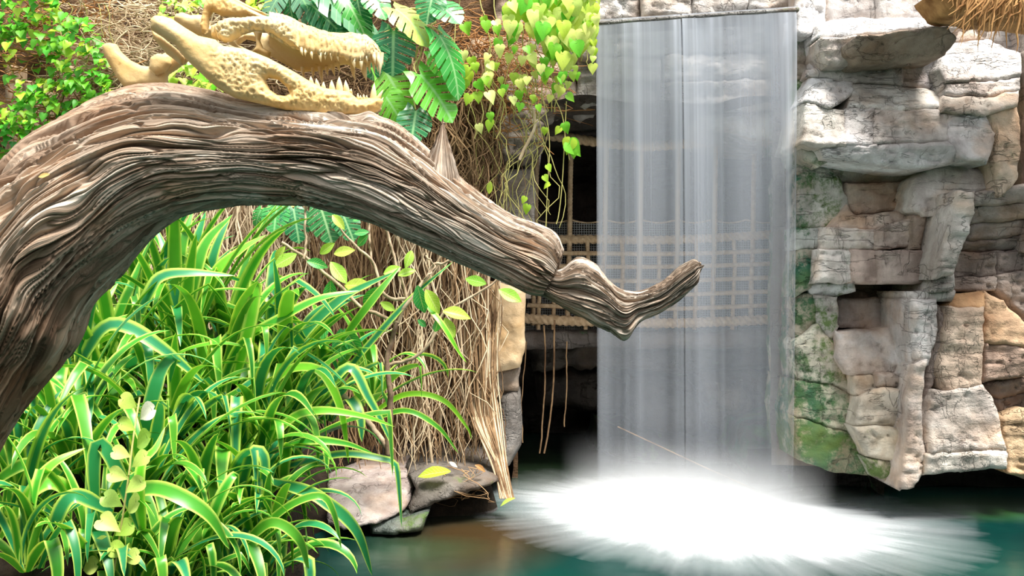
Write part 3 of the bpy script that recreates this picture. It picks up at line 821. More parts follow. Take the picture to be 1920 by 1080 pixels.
# ------------------------------------------------------------------ rope bridge inside the hollow
def rope(path, r, pitch, k=15, amp=.22):
    path = np.asarray(path, float)
    L = np.concatenate([[0], np.cumsum(np.linalg.norm(np.diff(path, axis=0), axis=1))])
    T, N, B = frames(path)
    a = np.linspace(0, 2 * np.pi, k, endpoint=False)
    rr = r * (1 - amp + amp * np.abs(np.cos(1.5 * (a[None, :] - L[:, None] / pitch * 2 * np.pi))) * 1.6)
    V = path[:, None] + rr[..., None] * (np.cos(a)[None, :, None] * N[:, None] + np.sin(a)[None, :, None] * B[:, None])
    return V.reshape(-1, 3), gridfaces(len(path), k, True)


BD = 8.2
bridge = thing('rope_bridge', (1.2, BD, 1.1), 'rope bridge with knotted rope netting behind the waterfall', 'bridge')


def px_path(pts, d, n):
    return np.array([tuple(P(q[0], q[1], q[2] if len(q) > 2 else d)) for q in spline(pts, n)])


def bridge_y(y_end, sag, px):   # gentle sag of the long ropes
    t = (px - 1250) / 300.0
    return y_end + sag * (1 - t * t)


top_pts = [(1010, 252), (1060, 258), (1117, 266), (1200, 274), (1275, 271), (1380, 262), (1500, 250), (1600, 245)]
part('hand_rope', *rope(px_path(top_pts, BD, 420), .040, .17), MAT['rope'], bridge)
rail = [(1000, 449), (1117, 449), (1250, 450), (1380, 444), (1500, 436), (1600, 430)]
part('rail_rope', *rope(px_path(rail, BD, 420), .036, .15), MAT['rope'], bridge)
foot = [(930, 592), (985, 597), (1050, 601), (1117, 603), (1250, 606), (1380, 602), (1500, 596), (1600, 590)]
part('foot_rope', *rope(px_path(foot, BD - .05, 420), .040, .16), MAT['rope'], bridge)
for pts in ([(980, 474), (1117, 475), (1250, 476), (1400, 472), (1600, 462)], [(980, 498), (1117, 500), (1250, 500), (1400, 496), (1600, 488)],
            [(980, 528), (1117, 526), (1250, 527), (1400, 522), (1600, 514)], [(980, 550), (1117, 552), (1250, 553), (1400, 548), (1600, 540)], [(960, 571), (1117, 577), (1250, 579), (1400, 574), (1600, 566)]):
    part('net_cord', *rope(px_path(pts, BD - .03, 200), .019, .09, 9), MAT['rope'], bridge)
for x in (1004, 1068, 1134, 1200, 1270, 1340, 1412, 1482):
    part('hanger_rope', *rope(px_path([(x + 3, 268), (x + 1, 360), (x, 450), (x - 3, 530), (x - 4, 610)], BD, 120), .022, .09, 9), MAT['rope'], bridge)
for x in (1012, 1040, 1101, 1166, 1234, 1305, 1376, 1446):
    part('net_cord', *rope(px_path([(x, 449), (x + 2, 500), (x - 1, 560), (x - 3, 618)], BD - .02, 70), .018, .08, 9), MAT['rope'], bridge)


def net_mat():
    k = M('fine_netting')
    tc = k.node('ShaderNodeTexCoord'); sp = k.node('ShaderNodeSeparateXYZ'); k.link(tc.outputs['Object'], sp.inputs[0])
    fs = []
    for ax in ('X', 'Z'):
        fr = k.math('FRACT', k.math('MULTIPLY', sp.outputs[ax], 48.0))
        fs.append(k.math('LESS_THAN', fr, .24))
    al = k.math('MAXIMUM', fs[0], fs[1])
    k.base((.30, .29, .28), .8)
    tp = k.node('ShaderNodeBsdfTransparent'); m2 = k.node('ShaderNodeMixShader')
    k.link(al, m2.inputs[0]); k.link(tp.outputs[0], m2.inputs[1]); k.link(k.b.outputs[0], m2.inputs[2]); k.link(m2.outputs[0], k.out.inputs[0])
    return k.m


xs = np.linspace(975, 1600, 60); sagn = 412 + 6 * np.abs(np.sin((xs - 1004) / 66 * np.pi))
rows = [Pn(xs, sagn + (640 - sagn) * t, BD + .06 + .02 * np.sin(xs * .05)) for t in np.linspace(0, 1, 12)]
part('fine_net', np.stack(rows, 1).reshape(-1, 3), gridfaces(60, 12), net_mat(), bridge)
part('net_edge_cord', *rope(Pn(xs, sagn, BD + .05), .008, .05, 6), MAT['rope'], bridge)
# deck log and the slab that carries it
deck = [(940, 622), (1100, 618), (1300, 622), (1480, 618), (1600, 612), (1600, 645), (1480, 650), (1300, 656), (1100, 652), (940, 658)]
v, f = rockslab(deck, 8.12, thick=1.0, R=10, rnd=.06, amp=.02, strata=.02, jit=3)
part('deck_beam', v, f, MAT['rock_wet'], bridge, color=(.20, .17, .15, .9))

# ------------------------------------------------------------------ stones left of the fall
def stone(name, poly, d, col, label, cat='rock', m='rock', **kw):
    v, f = rockslab(poly, d, **kw)
    c = v.mean(0); c[2] = v[:, 2].min()
    o = bpy.data.objects.new(name, mk(name, v - c, f, MAT[m])); COL.objects.link(o)
    o.location = c; o.color = col
    return tag(o, label, cat)


stone('stone_block', [(928, 318), (1000, 314), (1004, 330), (1003, 460), (996, 560), (930, 560), (922, 420)], 7.55, (.66, .60, .55, 1), 'upright grey stone block behind the broken end of the log', thick=.5, R=10, rnd=.05, amp=.015, jit=2)
stone('tan_post', [(888, 520), (940, 530), (986, 540), (984, 660), (975, 690), (930, 700), (890, 690)], 7.30, (1, 1, 1, 1), 'tan weathered post below the log beside the rope netting', 'post', 'tan_stone', thick=.45, R=16, rnd=.08, amp=.02, jit=3)
stone('round_stone', [(935, 740), (958, 732), (977, 742), (980, 800), (978, 840), (955, 880), (930, 890), (922, 800)], 7.35, (.40, .38, .35, .8), 'smooth dark grey stone standing at the water edge below the tan post', m='rock_wet', thick=.5, R=22, rnd=.16, amp=.01, jit=1)
stone('wedged_stone', [(905, 688), (975, 682), (972, 735), (930, 745), (900, 735)], 7.42, (.42, .36, .30, .9), 'rough brown stone wedged under the tan post', thick=.5, R=12, rnd=.08, amp=.03)
stone('ledge_rock', [(600, 905), (640, 892), (700, 886), (760, 884), (775, 893), (768, 930), (750, 975), (700, 1000), (640, 1010), (600, 1000)], 6.35, (.62, .54, .51, .9), 'pale grey ledge rock at the pool edge beside the ribbon leaves', thick=.9, R=40, rnd=.30, amp=.05, tilt=(0, -.006), jit=4)
stone('ledge_rock', [(752, 884), (830, 878), (905, 884), (940, 895), (936, 918), (880, 935), (820, 955), (770, 978), (752, 972), (770, 930)], 6.42, (.20, .18, .16, .75), 'dark wet ledge rock under the hanging root bundle', thick=.9, R=30, rnd=.28, amp=.05, tilt=(0, -.004), jit=4)
stone('low_stone', [(690, 985), (760, 978), (800, 972), (790, 1000), (740, 1010), (690, 1008)], 6.15, (.20, .24, .22, .5), 'flat greenish stone half under water below the pale ledge', m='rock_wet', thick=.5, R=20, rnd=.1, amp=.03)

# ------------------------------------------------------------------ driftwood log
def loft(pairs, d0, d1, ns, nt, furrow, seed, depth=1.0, vrange=(0, 1), gnarl=.10):
    pr = np.array(pairs, float); u = spline(pr[:, :2], ns); l = spline(pr[:, 2:], ns)
    dd = np.linspace(d0, d1, ns)
    U = Pn(u[:, 0], u[:, 1], dd); Lw = Pn(l[:, 0], l[:, 1], dd)
    C = (U + Lw) / 2; Rv = (U - Lw) / 2; R = np.linalg.norm(Rv, axis=1)
    th = np.linspace(0, 1, nt, endpoint=False)
    a = 2 * np.pi * th + .55 * np.sin(2 * np.pi * th - np.pi / 2) * 0   # angle 0 = upper edge
    # denser on the camera side (angle around 90 degrees)
    a = 2 * np.pi * th; a = a + .45 * np.cos(a)
    seg = np.concatenate([[0], np.cumsum(np.linalg.norm(np.diff(C, axis=0), axis=1))])
    S = seg[:, None] + 0 * a[None, :]; A = a[None, :] + 0 * S
    q = R.mean() * 1.0
    ca, sa = np.cos(A), np.sin(A)
    # noise over a cylinder so that the seam closes
    def cyl(fr, fs, o, off):
        return fbm(ca * fr + off, sa * fr + off * .7, S * fs + off, o)
    warp = cyl(1.1, 1.6, 2, seed) * .35 + cyl(2.6, 7, 2, seed + 3) * .10
    A2 = A + warp
    c2, s2 = np.cos(A2), np.sin(A2)
    def cyl2(fr, fs, o, off):
        return fbm(c2 * fr + off, s2 * fr + off * .7, S * fs + off, o)
    f1 = np.clip(np.abs(cyl2(5.0, 1.6, 2, seed + 11)) / .12, 0, 1)
    f2 = np.clip(np.abs(cyl2(11.0, 3.2, 2, seed + 21)) / .15, 0, 1)
    f3 = np.clip(np.abs(cyl2(24.0, 6.5, 1, seed + 31)) / .20, 0, 1)
    f4 = np.abs(cyl2(46.0, 14, 1, seed + 5))
    lump = cyl(1.1, 3.2, 3, seed + 41)
    h = furrow * (1.5 * (f1 - 1) + .9 * (f2 - 1) + .62 * (f3 - .7) + .12 * f4) + R[:, None] * gnarl * (lump + (0 if gnarl < .15 else .9 * cyl(2.2, 14.0, 3, seed + 51)))
    rr = R[:, None] + h
    T = np.gradient(C, axis=0); T /= np.linalg.norm(T, axis=1)[:, None]
    Un = Rv / R[:, None]
    Dn = np.zeros_like(Un); Dn[:, 1] = -1.0
    V = C[:, None] + rr[..., None] * (ca[..., None] * Un[:, None] + depth * sa[..., None] * Dn[:, None])
    uv = np.stack([(A2 / (2 * np.pi)), vrange[0] + (vrange[1] - vrange[0]) * (S / seg[-1])], -1)
    return V, uv, C


def loft_part(name, pairs, d0, d1, ns, nt, furrow, seed, parent, depth=1.0, vr=(0, 1), gnarl=.10, sculpt=None):
    V, uv, C = loft(pairs, d0, d1, ns, nt, furrow, seed, depth, vr, gnarl)
    if sculpt is not None: V = sculpt(V, C)
    n0 = V.shape[0] * V.shape[1]
    Vf = V.reshape(-1, 3); fq = gridfaces(V.shape[0], V.shape[1], True)
    uvf = uv.reshape(-1, 2)
    # rough end faces
    for end in (0, -1):
        ring = V[end]; c = ring.mean(0); nt_ = V.shape[1]; base = len(Vf)
        tdir = (C[end] - C[1 if end == 0 else -2]); tdir = tdir / (np.linalg.norm(tdir) + 1e-9)
        rings = []
        for k, s in enumerate((.75, .4, .02)):
            rg = c + (ring - c) * s + tdir * (.012 * (1 - s) + .006 * fbm(ring[:, 0] * 90, ring[:, 2] * 90, s * 5, 2)[:, None])
            rings.append(rg)
        add = np.vstack(rings)
        Vf = np.vstack([Vf, add]); uvf = np.vstack([uvf] + [uv[end]] * 3)
        start = 0 if end == 0 else n0 - nt_
        prev = start + np.arange(nt_)
        for k in range(3):
            cur = base + k * nt_ + np.arange(nt_)
            q = np.stack([prev, np.roll(prev, -1), np.roll(cur, -1), cur], -1)
            fq = np.vstack([fq, q if end != 0 else q[:, ::-1]]); prev = cur
    return part(name, Vf, fq[:, ::-1], MAT['wood'], parent, uvf)


LOG = [(-400, 1180, -190, 1290), (-285, 880, -40, 905), (-195, 665, 50, 752), (-105, 495, 128, 655), (-22, 368, 152, 590), (58, 272, 207, 524), (140, 215, 272, 450), (220, 178, 338, 403),
       (300, 164, 402, 385), (380, 172, 462, 378), (460, 190, 522, 378), (560, 205, 582, 383), (650, 215, 640, 398), (720, 234, 700, 414), (780, 268, 748, 440), (840, 316, 800, 465),
       (900, 364, 860, 492), (960, 404, 920, 517), (1010, 422, 968, 536), (1042, 440, 1000, 548), (1056, 470, 1018, 552)]
log = thing('driftwood_log', P(-300, 1240, 2.4), 'huge arching driftwood log with deep wavy grain', 'log')


def bumps(V, C):
    """knots and hollows of the log: push the surface near chosen points in or out"""
    for px, py, d, r, amt in [(690, 395, 2.14, .05, .022), (375, 280, 2.15, .035, -.02), (860, 395, 2.17, .022, -.022), (835, 305, 2.20, .02, -.03), (60, 640, 2.15, .07, .02), (30, 620, 2.15, .02, -.02),
                              (730, 250, 2.25, .06, .012), (1000, 520, 2.2, .05, .02), (690, 222, 2.26, .02, .014)]:
        c = np.array(tuple(P(px, py, d)))
        dv = V - c; dist = np.sqrt(dv[..., 0] ** 2 + dv[..., 2] ** 2 + .3 * dv[..., 1] ** 2)
        w = np.exp(-(dist / r) ** 2) * (V[..., 1] < 2.42)
        out = V - C[:, None]; out = out / (np.linalg.norm(out, axis=-1, keepdims=True) + 1e-9)
        V = V + out * (w * amt)[..., None]
    return V


loft_part('trunk', LOG, 2.42, 2.28, 1000, 430, .017, 3.3, log, sculpt=bumps)
BR = [(985, 478, 975, 535), (1040, 508, 1030, 560), (1082, 488, 1072, 586), (1118, 499, 1106, 602), (1150, 530, 1142, 618), (1182, 546, 1172, 634), (1210, 544, 1198, 602), (1242, 530, 1244, 580), (1276, 503, 1284, 550), (1300, 490, 1306, 530), (1310, 494, 1311, 512)]
loft_part('broken_branch', BR, 2.28, 2.16, 420, 230, .011, 8.1, log, vr=(.9, 1.2), gnarl=.26)
loft_part('spur', [(800, 385, 850, 395), (790, 330, 862, 342), (800, 302, 856, 312), (810, 280, 848, 286), (818, 262, 841, 266), (824, 246, 837, 248), (827, 236, 833, 237), (829, 231, 831, 231)], 2.25, 2.27, 90, 110, .0045, 5.5, log, depth=.7, vr=(1.0, 1.12), gnarl=.22)

# ------------------------------------------------------------------ crocodile skull
skull = thing('reptile_skull', P(520, 215, 2.3), 'cream crocodilian skull with open toothy jaws lying on the log', 'skull')


def pits(px, py, amp=.0035, s=.16):
    n = np.abs(fbm(px * s, py * s, 4.4, 2)); return 1.7 * amp * (np.clip(n / .25, 0, 1) - .75)


near = lambda x, y: 2.16 + (np.asarray(x, float) - 285) / 430 * .15 + 0 * np.asarray(y, float)
far = lambda x, y: 2.52 - (np.asarray(x, float) - 195) / 520 * .10 + 0 * np.asarray(y, float)

# lower jaw, near side with its window, far side, and the joined chin
JAW = [(283, 56), (282, 38), (291, 29), (305, 30), (322, 35), (347, 52), (372, 67), (404, 74), (419, 86), (460, 91), (504, 109), (551, 134), (582, 153), (607, 165), (629, 168), (655, 172), (672, 187), (690, 184), (712, 184),
       (719, 189), (712, 207), (691, 216), (644, 217), (582, 212), (535, 206), (488, 195), (441, 184), (410, 167), (385, 145), (360, 122), (346, 108), (330, 86), (308, 72)]
WIN = [(498, 150), (505, 146), (522, 150), (538, 164), (543, 176), (536, 180), (520, 178), (506, 168)]
j1 = inflate(JAW, near, .026, 26, 3.2, [WIN], lambda x, y: pits(x, y, .0036) * np.clip((x - 380) / 60, .12, 1) + .004 * fbm(x * .02, y * .02, 1, 3))
# retro-articular trough at the rear end (inner flange)
j2 = inflate([(283, 52), (294, 60), (312, 76), (332, 92), (347, 109), (345, 120), (340, 124), (328, 113), (312, 101), (296, 83), (286, 68)], lambda x, y: near(x, y) + .035, .010, 10, 3.2)
# far half of the jaw
FARJ = [(192, 84), (205, 80), (219, 83), (228, 98), (245, 113), (265, 123), (281, 125), (292, 108), (312, 98), (345, 104), (420, 106), (504, 116), (560, 142), (610, 168), (690, 188), (690, 206), (620, 192), (560, 162), (500, 138), (430, 132), (385, 124), (356, 112),
        (335, 128), (316, 140), (313, 160), (280, 165), (237, 169), (222, 150), (205, 122), (195, 102)]
j3 = inflate(FARJ, far, .022, 14, 3.6, [], lambda x, y: .004 * fbm(x * .03, y * .03, 3, 3))
j4 = inflate([(282, 108), (296, 100), (318, 104), (322, 120), (310, 136), (292, 142), (280, 130)], lambda x, y: far(x, y) - .03, .02, 14, 3.0)
# chin bridging both halves: a half ring of bone swept from near to far
def chin():
    nu, nv = 40, 20
    t = np.linspace(0, 1, nu); out = []
    for i, s in enumerate(t):
        px = 650 + 66 * np.sin(s * np.pi) ** .6; d = near(px, 0) + .012 + (.25 * s if s < 1 else .25)
        cx = px - 12; cy = 199 - 3 * s
        a = np.linspace(0, 2 * np.pi, nv, endpoint=False)
        rx, rz = 13 + 4 * np.sin(a * 2 + s * 9), 15
        q = Pn(cx + rx * np.cos(a), cy - rz * np.sin(a) * np.where(np.sin(a) > 0, .9, 1.0), d)
        q[:, 1] += .004 * fbm(q[:, 0] * 40, q[:, 2] * 40, s * 5, 2); out.append(q)
    V = np.concatenate(out); fq = gridfaces(nu, nv, True)
    return V, [tuple(f) for f in fq]
jv, jf = join(j1, j2, j3, j4, chin())
jaw = part('lower_jaw', jv, jf, MAT['bone'], skull)


# upper snout: rings from the cheek to the nose; near tooth line, crown, far tooth line, palate
SN = [  # px, top y, near tooth line y, far/palate y
    (505, 31, 64, 100), (530, 36, 79, 118), (556, 45, 92, 132), (580, 53, 98, 135), (604, 61, 102, 134), (628, 67, 103, 127), (645, 68, 107, 123), (660, 67, 113, 126), (676, 69, 113, 130), (688, 71, 108, 127), (698, 78, 104, 117), (708, 88, 106, 114), (716, 103, 110, 113), (719, 111, 114, 115)]
def snout():
    s = spline(np.array(SN, float), 110); nv = 64; rows = []
    for q in s:
        px, ty, ny, py = q
        dn = near(px, 0) + .004 * 0; df = far(px, 0) - .06 * 0
        w = np.clip((722 - px) / 30, .05, 1) ** .5
        mid = (dn + df) / 2; half = (df - dn) / 2 * .92 * w
        a = np.linspace(0, 1, nv, endpoint=False)
        # outer arch (near tooth line -> top -> far tooth line) then the palate back
        k = int(nv * .68); al = np.linspace(0, np.pi, k)
        zt = P(px, ty, mid).z; zn = P(px, ny, dn).z; zf = P(px, py, df).z
        ce = np.cos(al); se = np.abs(np.sin(al)) ** .62
        yy = mid - half * np.sign(ce) * np.abs(ce) ** .75
        side = np.where(al < np.pi / 2, zn, zf)
        zz = side + (zt - side) * se
        yp = np.linspace(yy[-1], yy[0], nv - k + 2)[1:-1]
        tt = np.linspace(0, 1, nv - k + 2)[1:-1]
        zp = zf + (zn - zf) * tt + .022 * np.sin(tt * np.pi) * w
        Y = np.concatenate([yy, yp]); Z = np.concatenate([zz, zp])
        X = (px - 960) / F * Y
        rows.append(np.stack([X, Y, Z], -1))
    V = np.array(rows)
    c = V.mean(1, keepdims=True)
    o = V - c; o[..., 0] = 0; L = np.linalg.norm(o, axis=-1, keepdims=True)
    n = np.abs(fbm(V[..., 0] * 105, V[..., 1] * 105, V[..., 2] * 105, 2)); b = .0060 * (np.clip(n / .22, 0, 1) - .7)
    b = b * (np.arange(nv) < 42)[None, :]
    b += .006 * fbm(V[..., 0] * 22, V[..., 1] * 22, V[..., 2] * 22, 3)
    V = V + o / (L + 1e-6) * b[..., None]
    fq = gridfaces(len(V), nv, True)
    Vf = V.reshape(-1, 3); n0 = len(Vf); cap = V[-1].mean(0)
    Vf = np.vstack([Vf, cap]); last = (len(V) - 1) * nv
    fl = [tuple(f) for f in fq] + [(last + i, n0, last + (i + 1) % nv) for i in range(nv)]
    return Vf, fl


# cheek bar and eye socket rim on the near side
c1 = inflate([(402, 52), (412, 40), (428, 34), (455, 33), (480, 31), (505, 31), (530, 36), (548, 44), (560, 60), (560, 90), (545, 88), (530, 78), (514, 66), (500, 60), (476, 58), (452, 66), (434, 78), (420, 80), (408, 72)],
             lambda x, y: near(x, y) + .012 + np.clip((40 - y) / 40, 0, 1) * .05, .024, 14, 3.0, [], lambda x, y: pits(x, y, .0040, .17))
# skull roof over the socket
c2 = inflate([(384, 8), (392, -4), (412, -8), (430, -4), (446, 4), (468, 16), (492, 28), (520, 36), (515, 44), (490, 40), (466, 32), (440, 32), (415, 30), (398, 22), (392, 34), (390, 60), (380, 68), (376, 50), (380, 30)],
             lambda x, y: near(x, y) + .10, .022, 10, 3.0, [], lambda x, y: pits(x, y, .0022))
c3 = inflate([(392, -6), (412, -12), (440, -4), (470, 12), (505, 28), (480, 30), (440, 12), (410, 2)], lambda x, y: near(x, y) + .20, .03, 9, 3.4)
# braincase and the far cheek
c4 = inflate([(327, 40), (332, 28), (345, 24), (362, 30), (380, 28), (392, 36), (398, 50), (412, 48), (420, 64), (404, 74), (372, 68), (346, 60)], lambda x, y: near(x, y) + .22, .035, 16, 3.4, [], lambda x, y: .006 * fbm(x * .05, y * .05, 2, 3))
c5 = inflate([(398, 50), (412, 44), (424, 56), (424, 72), (410, 76), (398, 70)], lambda x, y: near(x, y) + .03, .026, 9, 2.6)
# far inner wall: pterygoid and palate seen through the cheek opening
c6 = inflate([(425, 70), (450, 66), (472, 60), (500, 62), (520, 76), (545, 96), (560, 134), (540, 124), (508, 106), (480, 104), (450, 92), (430, 84)], lambda x, y: near(x, y) + .20, .018, 12, 3.4, [[(448, 84), (462, 74), (480, 78), (484, 90), (470, 96)]], lambda x, y: .006 * fbm(x * .05, y * .05, 7, 3))
c7 = inflate([(474, 58), (492, 60), (488, 76), (494, 90), (508, 98), (506, 110), (486, 100), (470, 98), (480, 88), (480, 72)], lambda x, y: near(x, y) + .12, .012, 8, 2.6)
cv, cf = join(snout(), c1, c2, c3, c4, c5, c6, c7)
cran = part('cranium', cv, cf, MAT['bone'], skull)


def tooth(parent, b, t, w, d, lean=.004):
    b3 = np.array(tuple(P(*b, d))); t3 = np.array(tuple(P(*t, d))); ax = t3 - b3
    s = np.linspace(-.35, 1, 9); r = w / 2 / F * d
    pth = b3 + ax * s[:, None]; pth[:, 1] -= lean * np.sin(np.clip(s, 0, 1) * np.pi)
    rad = r * np.clip(1 - np.clip(s, 0, 1) ** 1.7, .04, 1)
    v, fq = tube(pth, rad, 8); part('tooth', v, fq, MAT['tooth'], parent)


UN = [(565, 93, 568, 105, 6), (573, 95, 573, 106, 6), (584, 97, 586, 112, 7), (600, 99, 602, 117, 8), (611, 98, 610, 113, 7), (621, 98, 622, 114, 7), (632, 98, 635, 115, 8), (648, 104, 651, 115, 7), (663, 110, 665, 129, 10), (677, 111, 678, 132, 9), (688, 106, 689, 118, 6), (701, 104, 704, 121, 8), (709, 106, 712, 128, 8), (715, 110, 712, 143, 8)]
UF = [(568, 131, 570, 147, 8), (587, 132, 588, 147, 7), (601, 132, 605, 155, 9), (613, 129, 615, 142, 7), (624, 125, 628, 144, 8), (634, 121, 637, 136, 7), (661, 124, 665, 150, 10), (682, 127, 687, 152, 12), (692, 121, 694, 138, 7), (700, 114, 703, 138, 7), (706, 112, 709, 136, 7)]
LN = [(584, 156, 583, 143, 9), (596, 162, 593, 147, 9), (607, 167, 607, 153, 9), (623, 169, 622, 150, 12), (637, 169, 636, 143, 14), (650, 171, 648, 150, 12), (658, 174, 659, 166, 6), (672, 187, 671, 174, 6), (677, 187, 676, 178, 5), (683, 187, 682, 176, 6), (688, 186, 688, 178, 5), (700, 186, 702, 155, 13), (708, 188, 719, 168, 9), (713, 196, 719, 182, 7)]
for x0, y0, x1, y1, w in UN: tooth(cran, (x0, y0), (x1, y1), w, float(near(x0, 0)) + .012)
for x0, y0, x1, y1, w in UF: tooth(cran, (x0, y0), (x1, y1), w, float(far(x0, 0)) - .02)
for x0, y0, x1, y1, w in LN: tooth(jaw, (x0, y0), (x1, y1), w, float(near(x0, 0)) + .01)

# ------------------------------------------------------------------ leaf meshes shared by many leaves
def leaf_mesh(name, ts, hw, m, fold=.18, droop=.25, notch=0.0, wave=.0):
    """leaf along +Y, face +Z, unit length"""
    cols = np.array([-1, -.5, 0, .5, 1]); V = []; U = []
    for t, w in zip(ts, hw):
        for c in cols:
            y = t + (notch if (t <= 0 and c == 0) else 0)
            z = fold * abs(c) * w - droop * t * t + wave * math.sin(t * 9 + c * 2) * abs(c)
            V.append((c * w, y, z)); U.append((.5 + c * .5, t))
    return mk(name, V, gridfaces(len(ts), 5)[:, ::-1], m, U)


HEART = [leaf_mesh('heart_leaf', [-.16, -.06, .06, .22, .42, .62, .82, 1.0], [.20, .40, .48, .50, .42, .29, .13, .01], MAT['leaf'], f, d, .14, w) for f, d, w in ((.2, .2, .0), (.35, .35, .02), (.1, .45, .03))]
OVAL = [leaf_mesh('oval_leaf', [0, .08, .2, .38, .56, .74, .9, 1.0], [.015, .08, .15, .21, .22, .17, .08, .005], MAT['veined'], f, d, 0, .01) for f, d in ((.35, .15), (.5, .3), (.25, .05))]


def monstera_mesh(nl, slit, seed, fold=.15, droop=.35):
    r = random.Random(seed)
    hw = lambda t: .50 * math.sin(math.pi * min(1, max(0, (t + .22) / 1.22)) ** .8) ** .75
    side = []
    ts = [(-.12) + (1.0) * i / nl for i in range(nl + 1)]
    right = [(.015, .02), (.10, -.12), (.26, -.20)]
    for i in range(nl):
        a, b = ts[i] + .034, ts[i + 1] - .034
        k = 1 + r.uniform(-.06, .06)
        sh = .13
        right += [(hw(a) * k, a + sh * .6), (hw((a + b) / 2) * k * 1.02, (a + b) / 2 + sh), (hw(b) * k, b + sh * .9)]
        if i < nl - 1: right += [(hw(b) * (1 - slit), b - .01), (hw(b) * (1 - slit), b + .02)]
    right.append((.0, 1.06))
    left = [(-x, y) for x, y in right[:-1]][::-1]
    poly = np.array(right + left)
    o = resample([tuple(p) for p in poly], .08)
    v, f = triangulate(o, [], .11)
    z = fold * np.abs(v[:, 0]) - droop * np.clip(v[:, 1], 0, 2) ** 2 * .8 - .28 * np.abs(v[:, 0]) ** 1.6 + .02 * np.sin(v[:, 1] * 22) * np.abs(v[:, 0])
    uv = np.stack([.5 + v[:, 0], np.clip(v[:, 1], 0, 1)], -1)
    return mk('monstera_leaf', np.column_stack([v, z]), f, MAT['monstera'], uv)


MON = [monstera_mesh(6, .74, 1), monstera_mesh(5, .66, 2, .1, .5), monstera_mesh(6, .78, 3, .2, .2)]


def orient(tip, normal):
    t = Vector(tip).normalized(); n = Vector(normal); n = (n - t * n.dot(t)).normalized(); x = t.cross(n)
    return Matrix((x, t, n)).transposed().to_euler()


def put_leaf(me, parent, pos, tip, normal, size, color, name='leaf', wid=1.0):
    return link(name, me, parent, loc=pos, rot=orient(tip, normal), scale=(size * wid, size, size), color=(*color, 1))


def px_leaf(me, parent, b, t, d, color, nrm=(0, -1, .45), dd=0.0, name='leaf', wid=1.0):
    p0 = P(b[0], b[1], d); p1 = P(t[0], t[1], d + dd)
    return put_leaf(me, parent, p0, p1 - p0, nrm, (p1 - p0).length, color, name, wid)


def lerp3(a, b, t): return tuple(x + (y - x) * t for x, y in zip(a, b))


R_ = random.Random(11)
U_ = R_.uniform


def strand(p0, p1, wander, n=12, sag=0.0, seed=None):
    s = U_(0, 99) if seed is None else seed
    t = np.linspace(0, 1, n)[:, None]
    p = np.asarray(p0)[None] * (1 - t) + np.asarray(p1)[None] * t
    tt = t[:, 0]; env = np.sin(tt * np.pi) ** .5 * .7 + .3 * tt
    p[:, 0] += wander * env * fbm(tt * 3 + s, s, 1.0, 3) * 2
    p[:, 1] += wander * env * fbm(tt * 3 + s, s + 7, 5.0, 2)
    p[:, 2] += wander * .4 * env * fbm(tt * 3 + s, s + 3, 9.0, 2) - sag * np.sin(tt * np.pi)
    return p


# ------------------------------------------------------------------ hanging root curtains (nobody could count them)
def curtain(name, label, gen, count, m, kind='stuff', k=4):
    b = Bag()
    for i in range(count):
        pth, r = gen(i)
        b.add(*tube(pth, np.linspace(r, r * .6, len(pth)), k))
    v, f, u = b.out()
    c = v.mean(0); c[2] = v[:, 2].min()
    o = bpy.data.objects.new(name, mk(name, v - c, f, m)); COL.objects.link(o); o.location = c
    return tag(o, label, 'roots', kind=kind)


def g_low(x0, x1, ya, yb, d0, d1, r0=.003, r1=.0075, wd=.10):
    def g(i):
        x = U_(x0, x1); d = U_(d0, d1); y0 = U_(ya - 30, ya + 40); y1 = yb + U_(-90, 20)
        return strand(tuple(P(x, y0, d)), tuple(P(x + U_(-25, 25), y1, d - .1)), wd, 16), U_(r0, r1)
    return g


curtain('root_curtain', 'dense brown curtain of thin roots hanging below the log', g_low(560, 915, 370, 880, 6.9, 7.7, wd=.17), 400, MAT['root'])
curtain('root_curtain', 'pale dry roots hanging behind the tall ribbon leaves', g_low(230, 600, 370, 760, 7.0, 7.7, wd=.17), 330, MAT['root_pale'])
curtain('root_curtain', 'straw-coloured roots hanging between the brown ones beside the tan post', g_low(740, 900, 400, 890, 6.8, 7.2, .003, .006, .2), 80, MAT['root_pale'])
curtain('root_curtain', 'brown roots hanging behind the spur of the log', g_low(770, 935, 110, 420, 7.0, 7.5, .003, .008, .16), 260, MAT['root'])
curtain('root_curtain', 'thin green and tan stems trailing beside the stone block', g_low(900, 1045, 130, 470, 6.9, 7.15, .0025, .005, .18), 20, MAT['stem'])

curtain('root_curtain', 'brown roots hanging on the wall right behind the arch of the log', g_low(120, 800, 160, 420, 7.2, 7.7, .003, .008, .16), 300, MAT['root'])


def g_tangle(x0, x1, y0, y1, d0, d1, L=.5, r0=.0025, r1=.006):
    def g(i):
        p = np.array(tuple(P(U_(x0, x1), U_(y0, y1), U_(d0, d1)))); a = U_(0, 2 * math.pi)
        q = p + np.array([math.cos(a) * L * U_(.4, 1), U_(-.1, .1), math.sin(a) * L * U_(.3, .8) - .15])
        return strand(p, q, .25, 14, U_(0, .12)), U_(r0, r1)
    return g


curtain('root_tangle', 'rusty tangle of dry stems above the arch stones', g_tangle(800, 1000, 30, 190, 7.0, 7.4, .5), 150, MAT['root_red'])
curtain('root_tangle', 'tangle of dry twigs on the wall behind the skull', g_tangle(150, 420, -10, 150, 7.2, 7.7, .6, .003, .008), 260, MAT['root_pale'])
curtain('root_tangle', 'dry stems threaded through the green creepers at the far left', g_tangle(-60, 220, -20, 330, 7.2, 7.7, .6, .003, .007), 160, MAT['root_red'])
curtain('root_tangle', 'brown stems tangled behind the monstera leaves', g_tangle(480, 860, -10, 260, 7.0, 7.5, .5, .003, .008), 220, MAT['root'])

